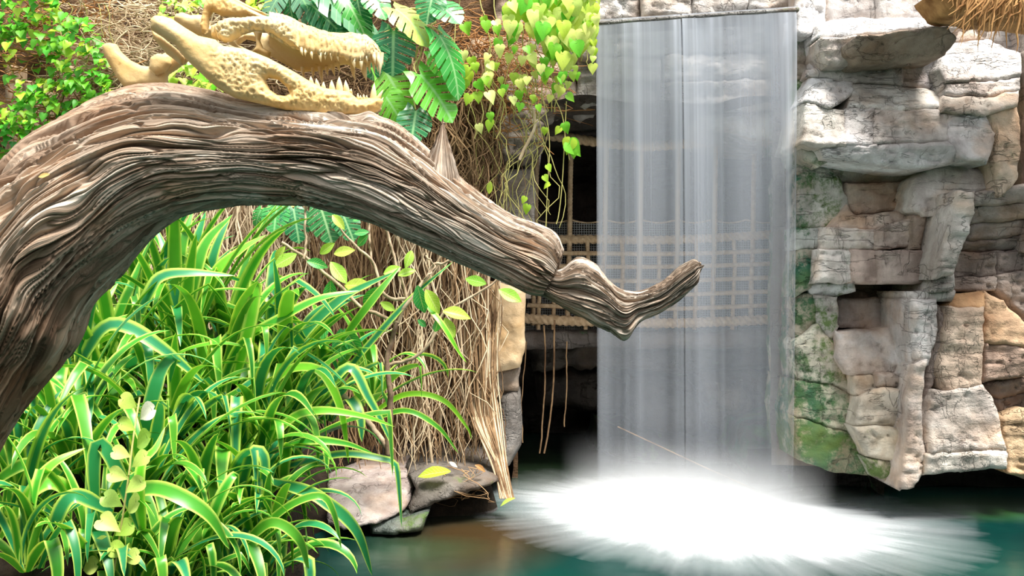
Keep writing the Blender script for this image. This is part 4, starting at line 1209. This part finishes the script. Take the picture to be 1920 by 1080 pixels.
# root bundle reaching down to the water beside the ledge
rb = thing('root_bundle', P(955, 925, 6.6), 'bundle of grey aerial roots gathered at the pool edge', 'roots')
for i in range(46):
    t = i / 45
    p = spline([(862 + 70 * t + U_(-8, 8), 540 + U_(-60, 40), 7.0), (874 + 54 * t + U_(-8, 8), 680, 6.95 + U_(-.08, .05)), (882 + 52 * t + U_(-7, 7), 780, 6.85), (925 + 22 * t + U_(-4, 4), 870, 6.7), (940 + 22 * t + U_(-4, 4), 935, 6.6)], 22)
    w = np.array([tuple(P(*q)) for q in p])
    part('root', *tube(w, np.linspace(.008, .0045, 22) * U_(.7, 1.2), 5), MAT['root'] if i % 3 else MAT['root_pale'], rb)
for j, (pts, r, lab) in enumerate([
    ([(800, 560), (790, 640), (800, 760), (812, 890)], .010, 'thick pale root hanging straight down left of the root bundle'),
    ([(1040, 600), (1038, 700), (1032, 780), (1020, 850)], .008, 'tan root dangling below the bridge, nearer the waterfall'),
    ([(1020, 610), (1022, 700), (1018, 790), (1012, 850)], .007, 'tan root dangling below the bridge, second from the waterfall'),
    ([(1062, 640), (1062, 720), (1058, 800)], .006, 'short thin root dangling under the bridge beam'),
    ([(988, 640), (982, 700), (978, 760), (980, 830)], .005, 'thin root dangling along the dark round stone'),
    ([(1000, 205), (1002, 240), (985, 275), (975, 300)], .012, 'short pale broken stick hanging before the arch stone'),
    ([(1158, 800), (1240, 838), (1330, 880), (1425, 922)], .005, 'taut brown line slanting down behind the falling water')]):
    dd = 7.9 if j in (1, 2, 3, 4) else (7.55 if j == 6 else 6.85)
    w = np.array([tuple(P(q[0], q[1], dd)) for q in spline(pts, 24)])
    if j != 6: w += np.stack([.006 * fbm(np.arange(24) * .5, j, 0, 2), np.zeros(24), np.zeros(24)], -1)
    c = w[-1].copy(); o = part('hanging_root' if j < 5 else ('broken_stick' if j == 5 else 'guide_line'), *tube(w, r, 6), MAT['root_pale'] if j in (0, 5) else MAT['root'])
    tag(o, lab, 'root' if j < 5 else ('stick' if j == 5 else 'line'))

# ------------------------------------------------------------------ creepers
GREEN = (.08, .38, .03); LIME = (.46, .68, .05); PALE = (.84, .90, .30); TEAL = (.03, .28, .10); BRIGHT = (.19, .58, .03)


def creeper(name, label, region, count, size, d, cols, tipdir=(0, -.25, -1), nrm=(0, -1, .7), spread=.5, cat='vine', stems=5, meshes=HEART, dens=None):
    reg = np.array(region, float); lo, hi = reg.min(0), reg.max(0)
    root = thing(name, P(*reg.mean(0), d + .1), label, cat)
    for s in range(stems):
        x = lo[0] + (hi[0] - lo[0]) * (s + U_(.2, .8)) / stems
        w = strand(tuple(P(x, lo[1] - 15, d + .08)), tuple(P(x + U_(-20, 20), hi[1], d + .05)), .12, 20)
        part('stem', *tube(w, .004, 4), MAT['stem'], root)
    k = 0; tries = 0
    while k < count and tries < count * 60:
        tries += 1
        p = np.array([[U_(lo[0], hi[0]), U_(lo[1], hi[1])]])
        if not inside(p, reg)[0]: continue
        if fbm(p[0, 0] * .017, p[0, 1] * .017, 2.2, 2) < U_(-.7, -.1) and dens: continue
        dl = d + U_(-.28, .05); sz = U_(*size) / F * dl
        td = Vector(tipdir) + Vector((U_(-1, 1), U_(-.5, .5), U_(-1, 1))) * spread
        nn = Vector(nrm) + Vector((U_(-1, 1), U_(-.3, .3), U_(-.8, .8))) * spread
        c = lerp3(cols[0], cols[1], U_(0, 1)) if U_(0, 1) < .75 else cols[2]
        put_leaf(R_.choice(meshes), root, P(p[0, 0], p[0, 1], dl), td, nn, sz, c)
        k += 1
    return root


LV = 7.3
creeper('heart_leaf_creeper', 'green heart-leaved creeper covering the wall at the top left corner', [(-50, -40), (110, -40), (115, 70), (100, 130), (-50, 140)], 270, (11, 21), LV, (GREEN, BRIGHT, LIME), dens=1, tipdir=(0, -.75, -.5), nrm=(0, -.6, 1), spread=.6)
creeper('heart_leaf_creeper', 'green heart-leaved creeper beside the twig tangle, above the left shoulder of the log', [(110, 20), (175, 40), (205, 120), (215, 190), (150, 200), (95, 150)], 190, (11, 21), LV - .1, (GREEN, BRIGHT, LIME), dens=1, tipdir=(0, -.75, -.5), nrm=(0, -.6, 1), spread=.6)
creeper('heart_leaf_creeper', 'green heart-leaved creeper growing low over the old boards', [(-40, 140), (100, 135), (150, 190), (120, 240), (60, 275), (20, 250), (-40, 240)], 240, (10, 20), LV - .05, (GREEN, BRIGHT, LIME), dens=1, tipdir=(0, -.75, -.5), nrm=(0, -.6, 1), spread=.6)
creeper('heart_leaf_creeper', 'small dark creeper leaves at the left edge just above the log', [(-40, 230), (30, 240), (35, 310), (-40, 330)], 70, (9, 15), LV, (TEAL, GREEN, BRIGHT), tipdir=(0, -.75, -.5), nrm=(0, -.6, 1), spread=.6)
creeper('heart_leaf_creeper', 'lime creeper leaves on the wall above the rear of the skull', [(300, -20), (390, -20), (370, 30), (330, 60), (300, 40)], 60, (12, 20), LV, (LIME, PALE, BRIGHT), tipdir=(0, -.75, -.5), nrm=(0, -.6, 1), spread=.6)
creeper('heart_leaf_creeper', 'bright leaf sprigs seen under the open jaw hinge', [(330, 110), (400, 120), (430, 165), (340, 168), (315, 150)], 50, (14, 24), LV - .2, (LIME, PALE, BRIGHT), tipdir=(0, -.75, -.5), nrm=(0, -.6, 1), spread=.6)
creeper('heart_leaf_creeper', 'lime creeper leaves hanging above the snout at the top edge', [(455, -25), (520, -25), (510, 25), (470, 20)], 30, (14, 22), LV, (LIME, BRIGHT, PALE), tipdir=(0, -.75, -.5), nrm=(0, -.6, 1), spread=.6)
creeper('pothos_vine', 'yellow-green pothos vine cascading left of the waterfall top', [(960, -30), (1118, -30), (1112, 50), (1085, 95), (1060, 115), (1035, 90), (1000, 50), (950, 45)], 160, (22, 36), 6.85, (LIME, PALE, BRIGHT), spread=.4)
creeper('pothos_vine', 'thin pothos strand with pale leaves along the edge of the waterfall', [(1100, 30), (1117, 25), (1113, 125), (1104, 120)], 18, (13, 20), 6.8, (PALE, LIME, LIME), spread=.35, stems=1)
creeper('pothos_vine', 'small pale pothos leaves scattered over the arch stones', [(930, 60), (1070, 80), (1085, 140), (1040, 190), (960, 210), (910, 150)], 48, (12, 22), 6.85, (LIME, PALE, BRIGHT), spread=.5, stems=4)
creeper('pothos_vine', 'sparse yellow-green vine leaves among the brown roots right of the monstera', [(850, 10), (930, 0), (950, 60), (920, 250), (880, 260), (860, 120)], 26, (14, 24), 6.8, (LIME, BRIGHT, PALE), stems=3)
tv = thing('trailing_vine', P(1045, 160, 6.75), 'thin vine strand with a few heart leaves dangling before the top rope', 'vine')
for pts in ([(1020, 150), (1052, 210), (1060, 260), (1068, 300)], [(1015, 170), (1030, 260), (1026, 360), (1022, 470)], [(1062, 190), (1055, 330), (1048, 400), (1043, 420)]):
    part('stem', *tube(np.array([tuple(P(q[0], q[1], 6.75)) for q in spline(pts, 18)]), .0035, 4), MAT['stem'], tv)
for b, t, c in [((1058, 232), (1066, 250), BRIGHT), ((1070, 262), (1062, 290), LIME), ((1066, 268), (1090, 292), BRIGHT), ((1075, 282), (1076, 298), BRIGHT), ((1022, 240), (1020, 254), LIME), ((1026, 310), (1034, 322), LIME),
                ((1020, 330), (1028, 342), LIME), ((1030, 345), (1018, 352), LIME), ((985, 370), (978, 382), LIME), ((990, 385), (984, 402), LIME), ((1064, 178), (1078, 190), BRIGHT), ((1050, 240), (1040, 252), LIME)]:
    px_leaf(R_.choice(HEART), tv, b, t, 6.72, c, (U_(-.4, .4), -1, U_(.2, .8)))

# ------------------------------------------------------------------ monstera
def monstera(label, base, d, leaves):
    root = thing('monstera_plant', P(*base, d), label, 'plant')
    for b, t, ln, c, k, nrm, wd in leaves:
        p0 = P(*b, d); q = px_leaf(MON[k], root, b, t, d, c, nrm, U_(-.12, .02), 'leaf', wd)
        w = strand(tuple(P(*base, d + .15)), tuple(p0), .06, 14)
        part('petiole', *tube(w, .006, 5), MAT['stem'], root)


DG = (.02, .20, .055); MG = (.05, .36, .06); BG = (.20, .56, .05); YG = (.55, .74, .16); GG = (.16, .36, .20)
monstera('monstera with glossy split leaves beside the snout', (800, 20), 6.4, [
    ((740, 16), (806, 54), 0, YG, 1, (.1, -.7, .9), .9), ((738, 56), (736, 134), 0, DG, 2, (.1, -1, .3), 1.05), ((722, 132), (768, 204), 0, BG, 0, (-.1, -.8, .7), 1.0),
    ((786, 138), (856, 208), 0, BG, 0, (.1, -.8, .8), 1.0), ((822, 64), (884, 152), 0, MG, 1, (.7, -.7, .5), .75), ((812, 98), (850, 140), 0, BG, 2, (0, -.9, .6), 1.0), ((820, 8), (862, 34), 0, MG, 2, (0, -.7, .8), 1.1),
    ((716, 170), (752, 222), 0, BG, 1, (-.2, -.9, .5), .9), ((780, 206), (772, 262), 0, DG, 2, (.2, -1, .3), 1.0), ((812, -10), (800, 30), 0, DG, 0, (0, -1, .4), 1.0), ((708, 80), (690, 130), 0, DG, 1, (-.3, -1, .3), .9)])
monstera('monstera with broad blue-green leaves above the skull snout', (620, -30), 6.6, [
    ((600, -14), (714, 36), 0, GG, 1, (.1, -.7, .9), .8), ((640, -10), (704, 66), 0, MG, 1, (.4, -.9, .5), .6), ((560, -12), (604, 46), 0, GG, 1, (.2, -.9, .6), .8), ((530, -16), (488, 34), 0, GG, 0, (-.2, -.8, .6), .8),
    ((670, 0), (682, 62), 0, DG, 1, (-.1, -1, .3), .7), ((540, -10), (548, 34), 0, DG, 1, (.1, -1, .3), .7), ((690, -20), (722, 26), 0, MG, 2, (.1, -.8, .6), .8), ((585, 10), (640, 58), 0, DG, 2, (.1, -1, .3), .8), ((620, 20), (660, 76), 0, GG, 2, (0, -1, .4), .6), ((600, 40), (650, 95), 0, DG, 2, (0, -1, .4), .8)])
monstera('small shaded monstera under the arch of the log', (560, 380), 6.6, [
    ((520, 385), (512, 432), 0, MG, 2, (0, -1, .4), 1.0), ((550, 390), (560, 445), 0, DG, 0, (.2, -1, .4), .9), ((600, 385), (622, 450), 0, DG, 2, (.2, -1, .3), .9), ((490, 392), (474, 420), 0, MG, 1, (-.2, -1, .5), .9), ((640, 395), (660, 440), 0, DG, 0, (.1, -1, .4), .9)])

# ------------------------------------------------------------------ ribbon plants
def blade(parent, path, w, up=None, twist=0.0, color=GREEN, name='leaf'):
    """strap leaf along a path (n,3): shallow V section, tapering tip"""
    n = len(path); T = np.gradient(path, axis=0); T /= np.linalg.norm(T, axis=1)[:, None] + 1e-9
    s = np.linspace(0, 1, n)
    sd = np.cross(T, up if up is not None else np.array([0, 0, 1.0])); L = np.linalg.norm(sd, axis=1)[:, None]
    if up is None:
        h = path[-1] - path[0]; alt = np.array([h[1], -h[0], 0]) / (math.hypot(h[0], h[1]) + 1e-6)
        sd = np.where(L > .15, sd / (L + 1e-9), alt); sd /= np.linalg.norm(sd, axis=1)[:, None]
    else: sd /= L + 1e-9
    nn = np.cross(sd, T)
    a = twist * s
    sd2 = sd * np.cos(a)[:, None] + nn * np.sin(a)[:, None]; nn = np.cross(sd2, T)
    prof = w * (.45 + .55 * np.clip(s * 5, 0, 1)) * np.clip((1 - s) / .45, 0, 1) ** .6
    V = np.stack([path - sd2 * prof[:, None] / 2 + nn * prof[:, None] * .14, path, path + sd2 * prof[:, None] / 2 + nn * prof[:, None] * .14], 1)
    uv = np.stack(np.broadcast_arrays(np.array([0, .5, 1])[None, :], s[:, None]), -1)
    o = part(name, V.reshape(-1, 3), gridfaces(n, 3), MAT['blade'], parent, uv.reshape(-1, 2))
    o.color = (*color, 1)
    return o


PLAB = ['ribbon plant rosette at the centre of the clump left of the ledge', 'tall upright ribbon plant right under the arch of the log', 'ribbon plant with arching striped leaves close to the inner side of the log',
        'ribbon plant whose leaves come out below the butt of the log', 'ribbon plant drooping at the left of the climbing vine', 'ribbon plant behind the little heart-leaved climber', 'ribbon plant spilling out of the lower left corner',
        'ribbon plant with dark leaves at the bottom, right of the climber', 'ribbon plant among the shrub twigs under the log', 'ribbon plant in front of the root curtain', 'lowest ribbon plant on the bottom edge of the view', 'ribbon plant overhanging the water at the bottom',
        'thin-leaved ribbon plant at the foot of the shrub stem', 'small ribbon plant arching over the pale ledge rock',
        'ribbon plant just inside the bend of the log, above the drooping one', 'ribbon plant behind the top of the little climber', 'ribbon plant between the rosette and the tall upright one', 'ribbon plant half hidden by the inner edge of the log',
        'ribbon plant before the pale roots, right of the tall upright one', 'ribbon plant cut by the left edge of the view', 'ribbon plant in the very bottom left corner', 'ribbon plant at the bottom edge below the climber', 'rightmost ribbon plant at the bottom, leaning over dark water',
        'ribbon plant below the rosette', 'ribbon plant right behind the rosette', 'ribbon plant at the left end of the pale ledge rock',
        'ribbon plant rising from below the bottom edge, a little right of the climber', 'ribbon plant rising from below the bottom edge under the rosette', 'ribbon plant drooping to the pool at the bottom edge', 'ribbon plant rising from below the bottom edge right at the climber']
PLH = [(.80, 46, 60), (.95, 46, 30), (.80, 44, 45), (.75, 40, 50), (.70, 40, 60), (.62, 38, 60), (.62, 34, 60), (.55, 34, 65), (.8, 40, 42), (.65, 26, 55), (.52, 30, 60), (.5, 28, 65), (.6, 14, 70), (.55, 22, 65), (.75, 44, 50), (.7, 44, 50), (.8, 44, 45), (.8, 40, 38), (.8, 38, 40), (.65, 36, 55), (.5, 30, 60), (.5, 30, 60), (.5, 30, 65), (.6, 36, 60), (.7, 36, 55), (.5, 22, 60), (.5, 34, 70), (.5, 34, 70), (.5, 34, 75), (.45, 26, 65)]
PLO = []
for i, ((px, py, d), (Ln, cnt, dr)) in enumerate(zip(PLANTS, PLH)):
    b = np.array(tuple(P(px, py, d))); root = thing('ribbon_plant', b, PLAB[i], 'plant', 'ribbon plants on the bank'); PLO.append(root)
    for k in range(int(cnt * .72)):
        az = 2 * math.pi * (k * .618 + U_(-.05, .05)); e0 = math.radians(U_(52, 88) if k % 3 else U_(30, 60)); L = Ln * U_(.75, 1.45)
        if dr < 40: e0 = math.radians(U_(66, 90))
        droop = math.radians(dr * U_(.6, 2.2)); n = 16
        kink = U_(.45, .8) if U_(0, 1) < .36 else 2
        s = np.linspace(0, 1, n); el = e0 - droop * s ** 2.1; el = np.where(s > kink, el - math.radians(U_(50, 120)), el); el = np.maximum(el, math.radians(-86))
        azs = az + U_(-.4, .4) * s
        step = np.stack([np.cos(el) * np.cos(azs), np.cos(el) * np.sin(azs), np.sin(el)], -1) * L / n
        path = b + np.array([U_(-.04, .04), U_(-.04, .04), 0]) + np.cumsum(step, 0)
        g = ground_z(path[:, 0], path[:, 1]) + .02; path[:, 2] = np.maximum(path[:, 2], np.maximum(g, .03))
        c = lerp3((.03, .22, .02), (.10, .40, .03), U_(0, 1)) if U_(0, 1) < .7 else lerp3((.02, .22, .07), (.03, .30, .12), U_(0, 1))
        blade(root, path, U_(.044, .074) * (d / 4.8), None, U_(-.7, .7), c)
HERO = [  # plant index, frame points, distance, width in pixels, colour
    (5, [(262, 990), (215, 870), (186, 832), (177, 870), (180, 950), (190, 1045)], 3.72, 24, TEAL), (2, [(255, 860), (275, 790), (300, 700), (325, 672), (318, 720)], 4.3, 26, TEAL),
    (2, [(140, 700), (190, 620), (236, 612), (308, 656), (385, 720)], 4.5, 26, TEAL), (1, [(230, 660), (280, 550), (306, 518), (360, 512), (440, 517)], 4.8, 22, TEAL),
    (9, [(480, 760), (530, 700), (575, 688), (610, 705), (640, 770), (654, 870)], 5.0, 16, BRIGHT), (8, [(560, 800), (620, 720), (658, 690), (690, 745), (715, 790), (738, 842)], 5.3, 19, TEAL),
    (13, [(480, 890), (580, 864), (650, 851), (722, 862), (742, 872), (749, 930), (753, 990)], 5.1, 14, TEAL), (13, [(500, 900), (580, 923), (616, 945), (650, 972), (676, 1010), (698, 1080)], 4.6, 22, TEAL),
    (7, [(215, 930), (289, 916), (345, 935), (395, 970), (430, 1030)], 3.8, 28, GREEN), (0, [(440, 960), (462, 880), (476, 845), (492, 852), (496, 890), (476, 965)], 4.5, 20, TEAL),
    (1, [(345, 640), (318, 500), (292, 424)], 5.2, 20, TEAL), (1, [(320, 620), (340, 470), (362, 392)], 5.2, 22, GREEN), (1, [(340, 620), (362, 480), (386, 396)], 5.25, 24, TEAL), (1, [(345, 620), (380, 470), (436, 402)], 5.15, 24, GREEN),
    (1, [(370, 620), (400, 480), (432, 404)], 5.3, 20, TEAL), (1, [(360, 640), (400, 520), (450, 470), (500, 440)], 5.2, 20, BRIGHT), (2, [(215, 760), (185, 620), (160, 540), (150, 520)], 4.9, 20, BRIGHT), (2, [(200, 740), (215, 620), (262, 500), (282, 450)], 4.9, 20, GREEN),
    (8, [(440, 720), (470, 600), (480, 530), (478, 560), (470, 680)], 4.9, 22, BRIGHT), (8, [(430, 650), (520, 600), (600, 560), (680, 545)], 5.2, 18, GREEN), (8, [(520, 735), (560, 640), (640, 560), (740, 510)], 5.5, 18, TEAL), (9, [(600, 760), (680, 660), (770, 560), (850, 490)], 5.7, 12, TEAL),
    (12, [(690, 780), (760, 740), (830, 750), (875, 800), (885, 825)], 6.1, 10, BRIGHT), (12, [(690, 790), (760, 770), (820, 800), (860, 850)], 6.1, 10, GREEN), (8, [(640, 640), (700, 560), (750, 500)], 5.5, 14, GREEN), (9, [(790, 560), (830, 610), (860, 660), (875, 680)], 5.6, 10, BRIGHT),
    (6, [(0, 1010), (60, 920), (100, 870), (160, 840)], 3.7, 22, BRIGHT), (4, [(150, 930), (95, 905), (45, 940), (10, 1010)], 3.8, 26, BRIGHT), (4, [(130, 900), (60, 870), (10, 890), (-30, 930)], 3.9, 22, GREEN), (5, [(210, 960), (140, 930), (105, 980), (95, 1060)], 3.65, 26, TEAL),
    (5, [(270, 1010), (262, 930), (266, 870), (292, 840), (310, 800)], 3.75, 18, BRIGHT), (7, [(380, 1030), (410, 940), (440, 890), (445, 930)], 4.1, 20, GREEN), (11, [(470, 1010), (540, 950), (600, 930), (625, 960), (640, 1030)], 4.4, 14, GREEN), (11, [(455, 1020), (510, 980), (560, 1010), (580, 1075)], 4.2, 18, GREEN),
    (3, [(60, 760), (120, 700), (200, 690), (270, 730)], 4.5, 20, BRIGHT), (3, [(70, 770), (30, 800), (-10, 850)], 4.4, 22, GREEN), (0, [(470, 880), (540, 790), (600, 770), (680, 780), (740, 800)], 4.9, 15, BRIGHT), (0, [(475, 880), (560, 830), (640, 830), (700, 850)], 4.9, 15, GREEN)]
for i, pts, d, w, c in HERO:
    p = spline(pts, 24); n = len(p); dd = d + .10 * np.sin(np.linspace(0, np.pi, n)) * -1 + .08
    path = Pn(p[:, 0], p[:, 1], dd)
    blade(PLO[i], path, w / F * d * 1.1, np.array([.15, -.9, .45]), U_(-.4, .4), c)

# little climber in front of the ribbon plants
cl = thing('heart_leaf_climber', P(235, 1070, 3.7), 'little climber with pale heart leaves in the middle of the ribbon plants', 'vine')
part('stem', *tube(np.array([tuple(P(*q)) for q in spline([(210, 1090, 3.66), (225, 1000, 3.62), (240, 900, 3.62), (250, 820, 3.66), (262, 745, 3.72)], 30)]), .004, 5), MAT['stem'], cl)
for j, (x, y) in enumerate([(241, 752), (275, 772), (238, 799), (266, 825), (226, 851), (262, 859), (220, 891), (254, 907), (209, 935), (245, 945), (202, 979), (233, 988), (195, 1022), (168, 1063), (222, 1030), (246, 1045)]):
    c = (.95, .93, .80) if j == 1 else lerp3((.42, .66, .10), (.68, .80, .22), U_(0, 1))
    a = U_(-1.2, 1.2); sx = -1 if j % 2 else 1
    px_leaf(R_.choice(HEART), cl, (x - 12 * sx, y - 4), (x + 20 * sx, y + 10 + 6 * a), 3.6 + U_(-.03, .03), c, (U_(-.3, .3), -1, U_(.3, .8)), U_(-.03, .03))

# ------------------------------------------------------------------ shrub with veined leaves
shrub = thing('shrub', P(728, 850, 5.75), 'leggy shrub with forked twigs and veined yellow-green leaves', 'shrub')
for pts, r0, r1, m in [
    ([(728, 850), (731, 777), (731, 724), (724, 672), (737, 631), (745, 605)], .020, .014, 'dark_twig'), ([(745, 605), (713, 590), (678, 578), (638, 538), (597, 503), (562, 476), (527, 456)], .012, .009, 'twig'),
    ([(745, 605), (766, 567), (795, 526), (813, 497), (830, 493), (845, 488)], .012, .008, 'twig'), ([(760, 560), (731, 558), (713, 538), (696, 485), (667, 462), (643, 432), (630, 410)], .011, .006, 'twig'),
    ([(731, 686), (783, 666), (813, 631), (830, 590), (877, 561), (924, 532), (938, 517)], .011, .006, 'twig'), ([(506, 549), (533, 584), (553, 596), (575, 612)], .010, .008, 'twig'), ([(638, 736), (678, 777), (708, 812), (725, 840)], .020, .018, 'twig'),
    ([(572, 380), (572, 430), (572, 485)], .007, .007, 'twig'), ([(690, 400), (692, 440), (696, 485)], .007, .007, 'twig'), ([(713, 400), (730, 450), (766, 567)], .008, .008, 'twig'), ([(553, 596), (551, 640), (560, 700)], .006, .004, 'twig'), ([(797, 480), (815, 500), (795, 526)], .005, .006, 'twig')]:
    w = np.array([tuple(P(q[0], q[1], 5.7)) for q in spline(pts, 26)])
    w += np.stack([.008 * fbm(np.arange(26) * .45, pts[0][0], 0, 2), .03 * fbm(np.arange(26) * .2, pts[0][1], 4, 2), .008 * fbm(np.arange(26) * .45, pts[0][0], 8, 2)], -1)
    part('branch', *tube(w, np.linspace(r0, r1, 26), 7), MAT[m], shrub)
SL = [(620, 526, 617, 577), (708, 538, 681, 583), (783, 535, 795, 589), (798, 543, 824, 586), (830, 584, 882, 590), (821, 596, 818, 627), (833, 596, 853, 633), (620, 608, 574, 642), (639, 616, 639, 680), (646, 616, 676, 668), (620, 491, 650, 531), (646, 535, 695, 535),
      (626, 476, 663, 467), (600, 476, 625, 456), (664, 438, 692, 434), (623, 403, 645, 426), (661, 415, 684, 405), (535, 462, 512, 493), (556, 476, 513, 500), (912, 532, 872, 522), (935, 543, 978, 565), (719, 514, 752, 499), (746, 517, 779, 504), (713, 567, 742, 582), (690, 440, 668, 462), (575, 490, 615, 498), (772, 470, 762, 500), (783, 600, 800, 612), (920, 340, 916, 364)]
for x0, y0, x1, y1 in SL:
    c = lerp3((.30, .60, .05), (.62, .76, .12), U_(0, 1)) if U_(0, 1) < .72 else (.05, .40, .08)
    px_leaf(R_.choice(OVAL), shrub, (x0, y0), (x1, y1), 5.6, c, (U_(-.35, .35), -1, U_(.1, .6)), U_(-.05, .05), wid=1.15)

# ------------------------------------------------------------------ litter on the ledge, floating leaf
def loose_leaf(label, b, t, d, c, nrm, name='fallen_leaf', m=0):
    p0 = P(*b, d); p1 = P(*t, d)
    o = link(name, OVAL[m], None, p0, orient(p1 - p0, nrm), (p1 - p0).length, (*c, 1)); tag(o, label, 'leaf'); return o


loose_leaf('yellow-green fallen leaf lying on the ledge', (845, 884), (782, 888), 6.45, (.45, .62, .05), (0, -.6, .8))
loose_leaf('yellow leaf floating where the root bundle meets the water', (966, 934), (936, 946), 6.55, (.50, .60, .10), (0, -.3, 1))
loose_leaf('dry brown leaf curled at the root bundle foot', (890, 872), (912, 882), 6.5, (.45, .24, .08), (.2, -.7, .6), m=1)
loose_leaf('pale dry leaf on the ledge beside the green fallen leaf', (842, 866), (858, 876), 6.55, (.85, .75, .62), (.1, -.7, .6), m=2)
loose_leaf('brown leaf caught in the ribbon plant rosette', (508, 850), (530, 838), 4.7, (.50, .36, .26), (0, -1, .3), m=1)
loose_leaf('withered brown leaf hanging on a shrub twig end', (556, 596), (548, 640), 5.65, (.55, .40, .26), (.3, -1, .1), m=1)
curtain('root_litter', 'thin dry root litter strewn over the ledge', g_tangle(775, 915, 874, 886, 6.55, 6.75, .12, .0015, .003), 18, MAT['litter'])

# bark chip on the log
o = loose_leaf('small yellow bark chip stuck on the left shoulder of the log', (72, 332), (93, 326), 2.155, (.70, .50, .18), (0, -1, .4), 'bark_chip', 2)
o['category'] = 'chip'

# ------------------------------------------------------------------ thatch at the top right
th = thing('thatch_eave', P(1960, -60, 5.6), 'dry brown thatch fringe hanging from the top right corner', 'thatch')
pl = [(1800, -50), (1990, -90), (2200, -60), (2200, 20), (2000, 6), (1900, -4), (1830, -14)]
v, f = rockslab(pl, 5.75, thick=.6, R=12, rnd=.08, amp=.03)
part('thatch_mat', v, f, MAT['straw'], th)
for i in range(230):
    x = U_(1800, 2180); y0 = U_(-50, 5); L = U_(40, 105); a = U_(-.9, .1) if x < 1930 else U_(-.7, .3)
    d = U_(5.45, 5.8); p = strand(tuple(P(x, y0, d)), tuple(P(x + math.sin(a) * L, y0 + math.cos(a) * L, d - .05)), .02, 8)
    part('straw', *tube(p, np.array([.009, .009, .008, .0075, .007, .005, .003, .001]) * U_(.7, 1.2), 4), MAT['straw'], th)
